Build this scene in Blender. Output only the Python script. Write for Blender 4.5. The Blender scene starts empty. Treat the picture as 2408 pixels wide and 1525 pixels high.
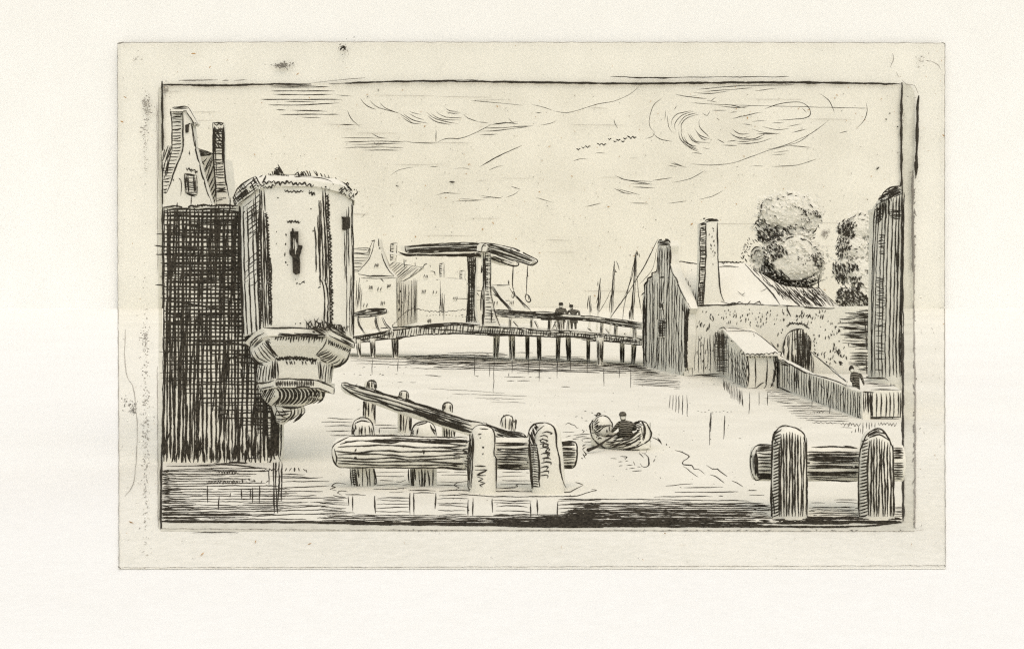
import bpy, math, random
from mathutils import Vector
from mathutils.bvhtree import BVHTree

R = random.Random(11)
SC = bpy.context.scene
COL = SC.collection

# ------------------------------------------------------------------ camera, sky light, sun, exposure
CAM_H = 6.5            # eye height above the water, metres
FPX = 2600.0           # focal length in units of a 2408 wide picture
HOR = 640.0            # horizon row in that picture
CX = 1203.7
cam_d = bpy.data.cameras.new('camera')
cam = bpy.data.objects.new('camera', cam_d)
COL.objects.link(cam)
cam.location = (0, 0, CAM_H)
cam.rotation_euler = (math.radians(90), 0, 0)
cam_d.sensor_width = 36.0
cam_d.lens = FPX / 2408.0 * 36.0
cam_d.shift_x = (1204.0 - CX) / 2408.0
cam_d.shift_y = -(762.7 - HOR) / 2408.0
cam_d.clip_start = 0.5
cam_d.clip_end = 2000
SC.camera = cam

SUN_EL, SUN_AZ = 58.5, 20.0       # elevation; azimuth to the right of straight behind the camera
world = bpy.data.worlds.new('World')
SC.world = world
world.use_nodes = True
wn = world.node_tree.nodes
wl = world.node_tree.links
bg = wn['Background']
sky_tex = wn.new('ShaderNodeTexSky')
sky_tex.sky_type = 'NISHITA'
sky_tex.sun_disc = False
sky_tex.sun_elevation = math.radians(SUN_EL)
sky_tex.sun_rotation = math.radians(180 - SUN_AZ)
sky_tex.dust_density = 4.0
sky_tex.ozone_density = 0.6
wl.new(sky_tex.outputs['Color'], bg.inputs['Color'])
bg.inputs['Strength'].default_value = 0.12

sun_d = bpy.data.lights.new('sun', 'SUN')
sun_d.energy = 1.5
sun_d.angle = math.radians(170)
sun_d.color = (1.0, 0.915, 0.70)
sun = bpy.data.objects.new('sun', sun_d)
COL.objects.link(sun)
_el, _az = math.radians(SUN_EL), math.radians(SUN_AZ)
_to = Vector((math.sin(_az) * math.cos(_el), -math.cos(_az) * math.cos(_el), math.sin(_el)))
sun.rotation_euler = _to.to_track_quat('Z', 'Y').to_euler()
sun.location = (20, -60, 60)

SC.view_settings.view_transform = 'Standard'
SC.view_settings.look = 'None'
SC.view_settings.gamma = 1.0
SC.view_settings.exposure = -0.05
SC.cycles.use_denoising = False
SC.cycles.filter_width = 1.3
SC.cycles.max_bounces = 6
SC.cycles.diffuse_bounces = 2

# ------------------------------------------------------------------ materials
def new_mat(name):
    m = bpy.data.materials.new(name)
    m.use_nodes = True
    return m, m.node_tree.nodes, m.node_tree.links

def paper_mat(name, c_lo, c_hi, scale, bump=0.25, spots=0.0):
    m, n, l = new_mat(name)
    b = n['Principled BSDF']
    b.inputs['Roughness'].default_value = 1.0
    b.inputs['Specular IOR Level'].default_value = 0.05
    tc = n.new('ShaderNodeTexCoord')
    a = n.new('ShaderNodeTexNoise'); a.inputs['Scale'].default_value = scale
    a.inputs['Detail'].default_value = 6; a.inputs['Roughness'].default_value = 0.75
    c = n.new('ShaderNodeTexNoise'); c.inputs['Scale'].default_value = scale * 0.045
    c.inputs['Detail'].default_value = 3
    l.new(tc.outputs['Object'], a.inputs['Vector'])
    l.new(tc.outputs['Object'], c.inputs['Vector'])
    mx = n.new('ShaderNodeMix'); mx.data_type = 'FLOAT'
    mx.inputs['Factor'].default_value = 0.35
    l.new(a.outputs['Fac'], mx.inputs['A']); l.new(c.outputs['Fac'], mx.inputs['B'])
    r = n.new('ShaderNodeValToRGB')
    r.color_ramp.elements[0].position = 0.37; r.color_ramp.elements[0].color = (*c_lo, 1)
    r.color_ramp.elements[1].position = 0.59; r.color_ramp.elements[1].color = (*c_hi, 1)
    l.new(mx.outputs['Result'], r.inputs['Fac'])
    out = r.outputs['Color']
    if spots:
        s = n.new('ShaderNodeTexNoise'); s.inputs['Scale'].default_value = scale * 0.5
        s.inputs['Detail'].default_value = 2
        l.new(tc.outputs['Object'], s.inputs['Vector'])
        r2 = n.new('ShaderNodeValToRGB')
        r2.color_ramp.elements[0].position = 0.70; r2.color_ramp.elements[0].color = (0, 0, 0, 1)
        r2.color_ramp.elements[1].position = 0.80; r2.color_ramp.elements[1].color = (spots,) * 3 + (1,)
        l.new(s.outputs['Fac'], r2.inputs['Fac'])
        m2 = n.new('ShaderNodeMix'); m2.data_type = 'RGBA'
        l.new(r2.outputs['Color'], m2.inputs['Factor'])
        l.new(out, m2.inputs['A']); m2.inputs['B'].default_value = (0.42, 0.33, 0.20, 1)
        out = m2.outputs['Result']
    l.new(out, b.inputs['Base Color'])
    if bump:
        bp = n.new('ShaderNodeBump'); bp.inputs['Strength'].default_value = bump
        bp.inputs['Distance'].default_value = 0.5 / scale
        l.new(a.outputs['Fac'], bp.inputs['Height']); l.new(bp.outputs['Normal'], b.inputs['Normal'])
    return m

LO, HI = (0.745, 0.728, 0.628), (0.862, 0.845, 0.742)
PAPER = {
    'near': paper_mat('cream_stone_near', LO, HI, 14.0),
    'mid': paper_mat('cream_stone_mid', LO, HI, 8.0),
    'far': paper_mat('cream_stone_far', LO, HI, 4.0),
}
SKYMAT = paper_mat('cream_sky', LO, HI, 2.6, 0.15, 0.25)
WATERMAT = paper_mat('cream_water', LO, HI, 9.0, 0.12, 0.2)
SHEETMAT = paper_mat('aged_paper', (0.795, 0.786, 0.695), (0.90, 0.890, 0.80), 2.6, 0.3, 0.3)
PLATEMAT = paper_mat('plate_tone', (0.60, 0.59, 0.50), (0.77, 0.76, 0.655), 2.6, 0.2)
MOUNTMAT = paper_mat('white_mount', (0.91, 0.918, 0.885), (0.95, 0.958, 0.93), 3.2, 0.15)

def ink_mat(name, col):
    m, n, l = new_mat(name)
    b = n['Principled BSDF']
    b.inputs['Roughness'].default_value = 0.9
    b.inputs['Specular IOR Level'].default_value = 0.1
    tc = n.new('ShaderNodeTexCoord')
    a = n.new('ShaderNodeTexNoise'); a.inputs['Scale'].default_value = 16; a.inputs['Detail'].default_value = 4
    l.new(tc.outputs['Object'], a.inputs['Vector'])
    r = n.new('ShaderNodeValToRGB')
    r.color_ramp.elements[0].position = 0.35; r.color_ramp.elements[0].color = (*[c * 0.7 for c in col], 1)
    r.color_ramp.elements[1].position = 0.72; r.color_ramp.elements[1].color = (*[min(1, c * 2.6) for c in col], 1)
    l.new(a.outputs['Fac'], r.inputs['Fac']); l.new(r.outputs['Color'], b.inputs['Base Color'])
    return m
INK = ink_mat('dark_ink', (0.033, 0.029, 0.022))
GREY = ink_mat('grey_smudge', (0.16, 0.15, 0.13))
BROWN = ink_mat('brown_fibre', (0.30, 0.17, 0.06))
PALEGREY = ink_mat('pale_smudge_edge_shade', (0.24, 0.225, 0.195))

# ------------------------------------------------------------------ picture frames -> rays -> world
FR = {k: (x0, y0, (x1 - x0) / w * 2408 / 2802) for k, (x0, y0, x1, y1, w) in dict(
    A=(420, 200, 1020, 800, 1525), B=(420, 760, 1020, 1460, 1307), C=(940, 620, 1540, 1020, 2288),
    D=(1480, 640, 1940, 1060, 1670), E=(1880, 480, 2540, 1180, 1438), G=(880, 1000, 1640, 1460, 2408),
    K=(1560, 1080, 2560, 1480, 2408), S=(900, 200, 2540, 600, 2408), M=(1540, 1100, 1840, 1300, 2288),
    N=(1480, 800, 1640, 920, 2033), O=(300, 90, 1000, 480, 2408), Q=(2300, 90, 2700, 490, 1525),
    R=(2020, 500, 2420, 860, 1694), T=(2100, 850, 2520, 1200, 1830), U=(440, 1220, 1040, 1580, 2408),
    V=(640, 860, 1000, 1220, 1525), W=(630, 440, 1000, 780, 1660), X=(300, 900, 500, 1560, 462),
    Y=(960, 920, 1800, 1160, 2408)).items()}
K0 = 2408 / 2802
def px(F, u, v):
    if F == 'P': return (u, v)
    x0, y0, k = FR[F]
    return (x0 * K0 + u * k, y0 * K0 + v * k)
def pts(F, s):
    return [px(F, *map(float, q.split(','))) for q in s.split()]
def W(x, y, d): return Vector(((x - CX) * d / FPX, d, CAM_H - (y - HOR) * d / FPX))
def XD(x, d): return (x - CX) * d / FPX
def dwater(y): return CAM_H * FPX / (y - HOR)
CAMP = Vector((0, 0, CAM_H))
class Plane:                       # an upright plane through two ground points (X, depth)
    def __init__(s, a, b):
        s.a = Vector((a[0], a[1], 0)); t = Vector((b[0] - a[0], b[1] - a[1], 0)).normalized()
        s.t = t; s.n = Vector((-t.y, t.x, 0))
        if s.n.y < 0: s.n = -s.n          # points away from the camera
    def hit(s, x, y):
        r = W(x, y, 1.0) - CAMP
        return CAMP + r * ((s.a - CAMP).dot(s.n) / r.dot(s.n))
def flat(d): return Plane((0, d), (1, d))

def spline(p, step):
    if len(p) < 2: return list(p)
    if len(p) == 2: q = [p[0], p[1]]
    else:
        q = []
        for i in range(len(p) - 1):
            p0 = p[max(0, i - 1)]; p1 = p[i]; p2 = p[i + 1]; p3 = p[min(len(p) - 1, i + 2)]
            m = max(2, int(math.hypot(p2[0] - p1[0], p2[1] - p1[1]) / step))
            for k in range(m):
                t = k / m
                q.append(tuple(0.5 * ((2 * p1[j]) + (-p0[j] + p2[j]) * t + (2 * p0[j] - 5 * p1[j] + 4 * p2[j] - p3[j]) * t * t
                               + (-p0[j] + 3 * p1[j] - 3 * p2[j] + p3[j]) * t ** 3) for j in (0, 1)))
        q.append(p[-1])
        return q
    L = math.hypot(p[1][0] - p[0][0], p[1][1] - p[0][1]); m = max(2, int(L / step))
    return [(p[0][0] + (p[1][0] - p[0][0]) * k / m, p[0][1] + (p[1][1] - p[0][1]) * k / m) for k in range(m + 1)]

def inside_spans(poly, ang, off):
    ca, sa = math.cos(ang), math.sin(ang)
    xs = []
    n = len(poly)
    for i in range(n):
        x0, y0 = poly[i]; x1, y1 = poly[(i + 1) % n]
        a0 = -x0 * sa + y0 * ca - off; a1 = -x1 * sa + y1 * ca - off
        if (a0 < 0) != (a1 < 0):
            t = a0 / (a0 - a1)
            xs.append((x0 + (x1 - x0) * t) * ca + (y0 + (y1 - y0) * t) * sa)
    xs.sort()
    return [(xs[i], xs[i + 1]) for i in range(0, len(xs) - 1, 2)]
def inpoly(p, poly):
    c = False; n = len(poly)
    for i in range(n):
        x0, y0 = poly[i]; x1, y1 = poly[i - 1]
        if (y0 > p[1]) != (y1 > p[1]) and p[0] < (x1 - x0) * (p[1] - y0) / (y1 - y0) + x0: c = not c
    return c

# ------------------------------------------------------------------ mesh builder: solid faces + engraved lines raised on them
class MB:
    def __init__(s, tone='mid', d=60.0):
        s.v = []; s.f = []; s.m = []; s.tone = tone; s.d = d; s.st = []; s.mats = [PAPER[tone] if isinstance(tone, str) else tone, INK]
    def face(s, pp, m=0):
        i = len(s.v); s.v += [Vector(p) for p in pp]; s.f.append(tuple(range(i, i + len(pp)))); s.m.append(m)
    def grid(s, rows, closed=False, m=0):
        i = len(s.v); w = len(rows[0])
        for r in rows: s.v += [Vector(p) for p in r]
        for a in range(len(rows) - 1):
            for b in range(w if closed else w - 1):
                c = (b + 1) % w
                s.f.append((i + a * w + b, i + a * w + c, i + (a + 1) * w + c, i + (a + 1) * w + b)); s.m.append(m)
    def prism(s, front, back, m=0):
        n = len(front); s.face(front, m); s.face(list(reversed(back)), m)
        for k in range(n):
            j = (k + 1) % n
            s.face([front[j], front[k], back[k], back[j]], m)
    def slab(s, poly, plane, thick, m=0, push=0.0, n=None):
        a = [plane.hit(*p) + plane.n * push for p in poly]
        nn = plane.n if n is None else n
        s.prism(a, [p + nn * thick for p in a], m); return s
    def box(s, x0, x1, y0, y1, z0, z1, m=0):
        a = [Vector(p) for p in ((x0, y0, z0), (x1, y0, z0), (x1, y0, z1), (x0, y0, z1))]
        s.prism(a, [p + Vector((0, y1 - y0, 0)) for p in a], m); return s
    def tube(s, pp, rr, n=10, m=0, flat_=1.0, caps=True):
        pp = [Vector(p) for p in pp]; rows = []
        for i, p in enumerate(pp):
            t = (pp[min(i + 1, len(pp) - 1)] - pp[max(i - 1, 0)]).normalized()
            u = t.cross(Vector((0, 1, 0)))
            if u.length < 1e-4: u = Vector((1, 0, 0))
            u.normalize(); w = t.cross(u).normalized()
            r = rr[i] if isinstance(rr, (list, tuple)) else rr
            rows.append([p + u * (math.cos(a) * r) + w * (math.sin(a) * r * flat_) for a in (2 * math.pi * k / n for k in range(n))])
        s.grid(rows, True, m)
        if caps: s.face(list(reversed(rows[0])), m); s.face(rows[-1], m)
        return s
    # ---- engraved lines, given in picture coordinates and laid on the solid along the sight line
    def ln(s, p, w=4.5, mat=1, taper=0.35, wob=0.7, d=None, step=6.0, lift=0.0):
        if len(p) >= 2: s.st.append((p, w * .85, mat, taper, wob, d, step, lift))
        return s
    def s(s, F, txt, w=4.5, **k):
        for q in txt.split(';'):
            q = q.strip()
            if q: s.ln(pts(F, q), w, **k)
        return s
    def hatch(s, poly, deg, gap, w=4.5, jit=0.2, end=6.0, skip=0.0, lean=0.0, brk=0.0, **k):  # parallel strokes: surface marks, and shade drawn in ink
        a = math.radians(deg); ca, sa = math.cos(a), math.sin(a)
        o = [-x * sa + y * ca for x, y in poly]; q = min(o) + gap * 0.5
        while q < max(o):
            for x0, x1 in inside_spans(poly, a, q + R.gauss(0, gap * jit * 0.4)):
                if R.random() < skip: continue
                x0 += R.uniform(-end, end) * 0.6; x1 += R.uniform(-end, end) * 0.6
                if x1 - x0 < 2: continue
                segs = [(x0, x1)]
                if R.random() < brk and x1 - x0 > 20:
                    c = R.uniform(x0 + 5, x1 - 5); segs = [(x0, c), (c + R.uniform(3, 10), x1)]
                for y0, y1 in segs:
                    if y1 - y0 < 2: continue
                    e = R.gauss(0, gap * jit * .6); f = R.gauss(0, gap * jit * .6); m = (y0 + y1) / 2
                    q1, q2, q3 = q + e, q + (e + f) / 2 + R.gauss(0, gap * jit * .5), q + f
                    s.ln([(y0 * ca - q1 * sa, y0 * sa + q1 * ca), (m * ca - q2 * sa, m * sa + q2 * ca), (y1 * ca - q3 * sa, y1 * sa + q3 * ca)],
                         w * R.uniform(0.75, 1.2), **k)
            q += gap * R.uniform(0.8, 1.2)
        return s
    def ticks(s, poly, n, ln, deg, w=3, dj=15, lj=.4, **k):
        x0 = min(p[0] for p in poly); x1 = max(p[0] for p in poly); y0 = min(p[1] for p in poly); y1 = max(p[1] for p in poly)
        c = 0
        for _ in range(n * 20):
            if c >= n: break
            p = (R.uniform(x0, x1), R.uniform(y0, y1))
            if not inpoly(p, poly): continue
            c += 1
            a = math.radians((deg(*p) if callable(deg) else deg) + R.gauss(0, dj)); L = ln * R.uniform(1 - lj, 1 + lj) / 2
            s.ln([(p[0] - math.cos(a) * L, p[1] - math.sin(a) * L), (p[0] + math.cos(a) * L, p[1] + math.sin(a) * L)],
                 w * R.uniform(.7, 1.25), step=4, wob=.3, **k)
        return s
    def zig(s, p, n, amp, w=3.5, **k):                 # a little zigzag scribble along a path
        q = spline(p, 1.0); o = []
        for i in range(n + 1):
            j = min(len(q) - 1, int(i * (len(q) - 1) / n)); b = q[min(len(q) - 1, j + 2)]; a = q[max(0, j - 2)]
            L = math.hypot(b[0] - a[0], b[1] - a[1]) or 1
            e = amp * (1 if i % 2 else -1) * R.uniform(.5, 1.2)
            o.append((q[j][0] - (b[1] - a[1]) / L * e, q[j][1] + (b[0] - a[0]) / L * e))
        return s.ln(o, w, step=2.5, **k)
    def _ink(s):
        bvh = BVHTree.FromPolygons(s.v, s.f) if s.f else None
        for p, w, mat, taper, wob, d0, step, lift in s.st:
            q = spline(p, step); n = len(q)
            ph = [R.uniform(0, 6.3) for _ in range(4)]; fr = R.uniform(.25, .5)
            P = []; dl = None
            for i, (x, y) in enumerate(q):
                x += wob * (math.sin(i * fr * 2 + ph[0]) * .5 + R.gauss(0, .35)); y += wob * (math.sin(i * fr * 1.7 + ph[1]) * .5 + R.gauss(0, .35))
                dirn = W(x, y, 1.0) - CAMP; L = dirn.length; dirn.normalize()
                hit = None
                if bvh and d0 is None: hit = bvh.ray_cast(CAMP, dirn)[0]
                if hit is not None: dd = hit.y
                elif d0 is not None: dd = d0(x, y) if callable(d0) else d0
                else: dd = None
                P.append([x, y, dd])
            good = [i for i in range(n) if P[i][2] is not None]
            for i in range(n):
                if P[i][2] is None:
                    P[i][2] = P[min(good, key=lambda g: abs(g - i))][2] if good else s.d
            runs = [[0]]
            for i in range(1, n):
                if abs(P[i][2] - P[i - 1][2]) > max(1.0, 0.02 * P[i][2]) and d0 is None: runs.append([i])
                else: runs[-1].append(i)
            for run in runs:
                if len(run) < 2: continue
                rows = []
                for k, i in enumerate(run):
                    x, y, dd = P[i]
                    t = Vector((P[run[min(k + 1, len(run) - 1)]][0] - P[run[max(k - 1, 0)]][0], 0, -(P[run[min(k + 1, len(run) - 1)]][1] - P[run[max(k - 1, 0)]][1])))
                    if t.length < 1e-6: t = Vector((1, 0, 0))
                    t.normalize()
                    r = w * .5 * dd / FPX * (1 + .22 * math.sin(i * fr * 1.3 + ph[2]) + R.uniform(-.14, .14))
                    e = min(i, n - 1 - i) / max(1.0, min(4.0, n * .3))
                    r *= taper + (1 - taper) * min(1.0, e)
                    c = W(x, y, dd)
                    vw = (CAMP - c).normalized()
                    c = c + vw * (r * .45 + lift + .002)
                    sd = Vector((-t.z, 0, t.x))
                    rows.append([c + sd * r, c + vw * (r * .55), c - sd * r, c - vw * (r * .55)])
                s.grid(rows, True, mat); s.face(list(reversed(rows[0])), mat); s.face(rows[-1], mat)
        s.st = []
    def build(s, name, parent=None, smooth=False, mats=None):
        s._ink()
        me = bpy.data.meshes.new(name)
        org = parent_origin(parent) if parent else Vector((0, 0, 0))
        me.from_pydata([tuple(p - org) for p in s.v], [], s.f)
        for m in (mats or s.mats): me.materials.append(m)
        me.polygons.foreach_set('material_index', s.m)
        if smooth: me.polygons.foreach_set('use_smooth', [i == 0 for i in s.m])
        me.update()
        o = bpy.data.objects.new(name, me); COL.objects.link(o)
        if parent: o.parent = parent
        return o
def parent_origin(o):
    v = Vector(o.location)
    while o.parent: o = o.parent; v += Vector(o.location)
    return v
def tag(o, label=None, cat=None, group=None, kind=None):
    if label: o['label'] = label
    if cat: o['category'] = cat
    if group: o['group'] = group
    if kind: o['kind'] = kind
    return o
def thing(name, loc, label, cat, group=None):
    o = bpy.data.objects.new(name, None); o.empty_display_size = 0.3
    COL.objects.link(o); o.location = loc
    return tag(o, label, cat, group)
def own(mb, name, loc, label, cat, group=None, smooth=False):      # a thing that is a single mesh with its origin at its base
    o = mb.build(name, None, smooth); L = Vector(loc)
    for v in o.data.vertices: v.co -= L
    o.location = L
    return tag(o, label, cat, group)

# ================================================================== THE SETTING
BL, BR_, BT = 381.0, 2123.0, 197.0            # the scene's left, right and top limits
D_BACK = 200.0
Y_FLOOR = HOR + CAM_H * FPX / D_BACK
def floor_poly(xl, xr, y0, d1, z):
    d0 = dwater(y0)
    return [Vector((XD(xl, d0), d0, z)), Vector((XD(xr, d0), d0, z)), Vector((XD(xr, d1), d1, z)), Vector((XD(xl, d1), d1, z))]

m = MB(MOUNTMAT)
m.box(-260, 260, 201.0, 201.6, -0.2, 150)
m.box(-260, 260, 6, 201.0, -0.26, -0.06)
own(m, 'mount_board', (0, 201.3, -0.2), 'large plain off-white mount board around the cream paper sheet', 'mount board')

def sheetd(x, y): return dwater(y) - 0.02 if y > Y_FLOOR - 1 else 199.2
m = MB(SHEETMAT)
m.mats = [SHEETMAT, INK, GREY, PALEGREY, BROWN]
a = [W(277, 100.5, 200), W(760, 98.5, 200), W(1300, 99.5, 200), W(2222, 101, 200), Vector((XD(2222, 200), 200, -.05)), Vector((XD(277, 200), 200, -.05))]
m.prism(a, [p + Vector((0, .3, 0)) for p in a])
a = floor_poly(279, 2223, 1332, 200, -.03)
m.prism(a, [p - Vector((0, 0, .02)) for p in a])
kw = dict(d=sheetd)
m.s('P', '277,101 760,99 1300,100 1800,100 2222,102', 1.6, mat=3, **kw)  # thin grey lines draw the shadow along the sheet's edges
m.s('P', '277,101 277,560 279,1000 280,1334', 1.6, mat=3, **kw).s('P', '2222,102 2221,600 2222,1000 2224,1330', 1.6, mat=3, **kw)
m.s('P', '280,1334 800,1333 1500,1331 2224,1329', 1.8, mat=3, **kw)
m.s('P', '276,103 292,99', 3, mat=2, **kw).s('P', '2214,101 2222,103 2222,112', 3, mat=2, **kw).s('P', '277,1330 284,1336', 4, mat=2, **kw).s('P', '2219,1327 2224,1331', 3, mat=2, **kw)
# left margin smear, finger marks, spots
for F, x0, y0, sx, sy, n, mt, w in (('O', 345, 690, 16, 60, 90, 3, 3), ('O', 340, 1000, 12, 200, 60, 3, 2.4), ('X', 225, 60, 12, 40, 50, 3, 3), ('X', 228, 600, 13, 420, 260, 3, 2.6),
        ('X', 95, 455, 12, 25, 14, 2, 3), ('X', 150, 505, 16, 22, 60, 2, 2.6), ('O', 1630, 308, 36, 14, 90, 2, 3), ('O', 1600, 312, 30, 5, 40, 2, 3),
        ('O', 2205, 140, 9, 9, 26, 1, 4), ('O', 2215, 160, 40, 55, 30, 2, 2.2), ('O', 250, 240, 20, 10, 14, 3, 2), ('Q', 830, 280, 40, 30, 14, 3, 2.5)):
    for _ in range(n):
        c = px(F, R.gauss(x0, sx), R.gauss(y0, sy)); L = R.uniform(1, 4)
        m.ln([c, (c[0] + R.gauss(0, L), c[1] + R.gauss(0, L * .8))], w * R.uniform(.6, 1.3), mat=mt, step=2, d=sheetd)
m.s('X', '100,0 95,180 115,310 150,370 165,500 175,650 155,950 95,1060', 1.5, mat=3, **kw)
m.s('Q', '800,285 870,310;830,260 860,245;540,210 555,270 520,360;930,290 1010,330 1040,380;580,410 610,470', 2, mat=3, **kw)
for F, t in (('O', '768,196 812,196'), ('O', '935,332 950,312'), ('O', '1757,400 1783,380'), ('O', '100,830 130,842'), ('O', '130,600 158,615'), ('U', '440,1200 475,1165'), ('U', '1035,1060 1050,1030'), ('U', '1615,1080 1655,1065'),
             ('X', '120,1215 150,1225'), ('K', '620,905 632,915'), ('Q', '1065,1060 1085,1080')):
    m.s(F, t, 3, mat=4, **kw)
for _ in range(150):
    c = (R.choice([R.uniform(282, 372), R.uniform(2160, 2218), R.uniform(282, 2218)]), 0)
    c = (c[0], R.uniform(106, 1326) if (c[0] < 372 or c[0] > 2160) else R.choice([R.uniform(106, 180), R.uniform(1252, 1326)]))
    a = R.uniform(0, 6.3); L = R.uniform(1, 6)
    m.ln([c, (c[0] + math.cos(a) * L, c[1] + math.sin(a) * L)], R.uniform(.8, 1.8), mat=R.choice([3, 3, 4, 3]), step=2, d=sheetd)
sheet = own(m, 'paper_sheet', (0, 200, -.05), 'cream aged paper sheet with smudges, lying between the white mount and the canal view', 'paper')

m = MB(SHEETMAT); m.mats = [SHEETMAT, INK, GREY, PALEGREY, BROWN]        # the ruled frame lines printed on the sheet
m.s('O', '500,488 700,490 900,494 1200,491 1500,485 1900,486', 5, **kw).s('O', '560,484 900,500 1300,496', 3.5, **kw)
m.s('S', '60,42 300,34 700,35 1000,39 1200,42 1700,37 2000,38 2300,45', 4.5, **kw).s('S', '600,36 1200,44 1700,40 2280,44', 3.5, **kw)
m.s('S', '1130,14 1300,19 1500,17 1850,15;0,45 250,33 600,28', 2, **kw).s('S', '1200,19 1400,20', 3.5, **kw)
m.s('O', '1900,475 2200,440 2408,425', 1.5, mat=2, **kw).s('O', '640,447 900,448 1020,442;1060,450 1120,446;1170,447 1290,445', 3, mat=2, **kw)
m.s('P', '381,190 382,300 383,420 383,560 384,720 385,850 384,960 382,1040 379,1120 378,1242', 6, **kw).s('P', '383,640 386,800 385,960 380,1100', 4, **kw)
m.s('P', '2121.5,194 2120,250 2119.5,300 2120,420 2121,600 2123,800 2123,1000 2124,1224', 6.5, **kw)
m.s('Q', '815,655 805,760 800,950 798,1100 792,1300 788,1500', 8, **kw)
m.s('P', '2146,400 2146,520 2147,640', 6, mat=2, **kw).s('P', '2150,560 2149,760 2152,900 2152,1100 2151,1238', 4, mat=3, **kw)
for _ in range(60):
    y = R.uniform(380, 1240); m.ln([(2150 + R.gauss(0, 2), y), (2150 + R.gauss(0, 2), y + R.uniform(2, 14))], R.uniform(2, 4.5), mat=2, step=3, **kw)
m.s('Q', '690,660 715,665;760,678 790,678;640,490 690,540 770,550 810,640;700,1455 765,1455', 2, mat=2, **kw)
m.s('P', '372,215 373,420;369,240 371,640;370,860 372,1240', 1.8, mat=3, **kw)
m.s('P', '375,1242 800,1245 1300,1246 1700,1247 2140,1248 2150,1240', 2, mat=3, **kw).s('U', '340,950 560,945 850,947', 2.6, **kw)
for _ in range(70):
    x = R.uniform(900, 2140); m.ln([(x, 1246 + R.gauss(0, 1)), (x + R.uniform(2, 10), 1246 + R.gauss(0, 1))], R.uniform(1.5, 3), mat=2, step=3, **kw)
m.s('P', '378,1226 700,1227 1000,1231 1300,1234 1700,1236 2000,1237 2123,1226', 5, **kw).s('P', '378,1224 600,1226;820,1231 1400,1236 2000,1238', 5, **kw)
fr = m.build('ruled_frame', sheet)
m = MB(PLATEMAT)                                          # the faintly inked rim left by the printing plate
a = floor_poly(378, 2150, 1246, dwater(1226), -.022); m.prism(list(reversed(a)), [p - Vector((0, 0, .004)) for p in reversed(a)])
a = floor_poly(2124, 2151, 1226, 199.4, -.022); m.prism(list(reversed(a)), [p - Vector((0, 0, .004)) for p in reversed(a)])
a = [W(2122, 196, 199.8), W(2138, 198, 199.8), W(2150, 215, 199.8), Vector((XD(2150, 199.8), 199.8, -.02)), Vector((XD(2122, 199.8), 199.8, -.02))]
m.prism(a, [p + Vector((0, .1, 0)) for p in a])
a = [W(373, 206, 199.8), W(382, 206, 199.8), Vector((XD(382, 199.8), 199.8, -.02)), Vector((XD(373, 199.8), 199.8, -.02))]
m.prism(a, [p + Vector((0, .1, 0)) for p in a])
a = floor_poly(373, 381, 1240, 199.4, -.022); m.prism(list(reversed(a)), [p - Vector((0, 0, .004)) for p in reversed(a)])
m.build('plate_rim', sheet)
fr['label'] = 'black ruled double line round the view'

# sky: an upright cream sheet far behind everything
m = MB(SKYMAT); m.mats = [SKYMAT, INK, GREY, PALEGREY, BROWN]
a = [W(BL, BT, 199.6), W(1250, BT - 3, 199.6), W(BR_, BT + 3, 199.6), Vector((XD(BR_, 199.6), 199.6, -.02)), Vector((XD(BL, 199.6), 199.6, -.02))]
m.prism(a, [p + Vector((0, .2, 0)) for p in a])
skd = dict(d=199.4)
for _ in range(800):                                   # specks and pinholes in the sky
    c = (R.uniform(BL + 4, BR_ - 4), R.uniform(BT + 6, 700)); a = R.uniform(0, 6.3); L = R.uniform(.6, 3)
    m.ln([c, (c[0] + math.cos(a) * L, c[1] + math.sin(a) * L)], R.uniform(.8, 2.2), mat=R.choice([1, 2, 2, 3, 3, 4]), step=2, **skd)
for _ in range(36):                                   # faint horizontal wiping scratches
    c = (R.uniform(BL + 10, BR_ - 160), R.uniform(BT + 10, 715)); L = R.uniform(20, 150)
    m.ln([c, (c[0] + L, c[1] + R.gauss(0, 1.5))], .7, mat=3, wob=.3, **skd)
for _ in range(70):                                      # tan fibres in the paper of the sky
    c = (R.uniform(BL + 4, BR_ - 4), R.uniform(BT + 6, 700)); a = R.uniform(0, 6.3); L = R.uniform(2, 6)
    m.ln([c, (c[0] + math.cos(a) * L, c[1] + math.sin(a) * L)], R.uniform(1.6, 3), mat=4, step=2, **skd)
for F, t in (('Q', '470,900 485,905;510,840 520,836;590,985 600,980;375,1425 405,1400;595,1245 598,1255'), ('S', '485,436 505,438;268,452 280,455')):
    m.s(F, t, 4, **skd)
for F, x0, y0, sx, sy, n in (('R', 1010, 585, 22, 22, 60), ('R', 915, 335, 18, 22, 25), ('S', 200, 285, 14, 5, 20), ('O', 530, 530, 22, 22, 60), ('Q', 640, 880, 12, 60, 40)):
    for _ in range(n):
        c = px(F, R.gauss(x0, sx), R.gauss(y0, sy)); m.ln([c, (c[0] + R.gauss(0, 2), c[1] + R.gauss(0, 2))], 2, mat=3, step=2, **skd)
sky = m.build('sky'); tag(sky, kind='structure')

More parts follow.
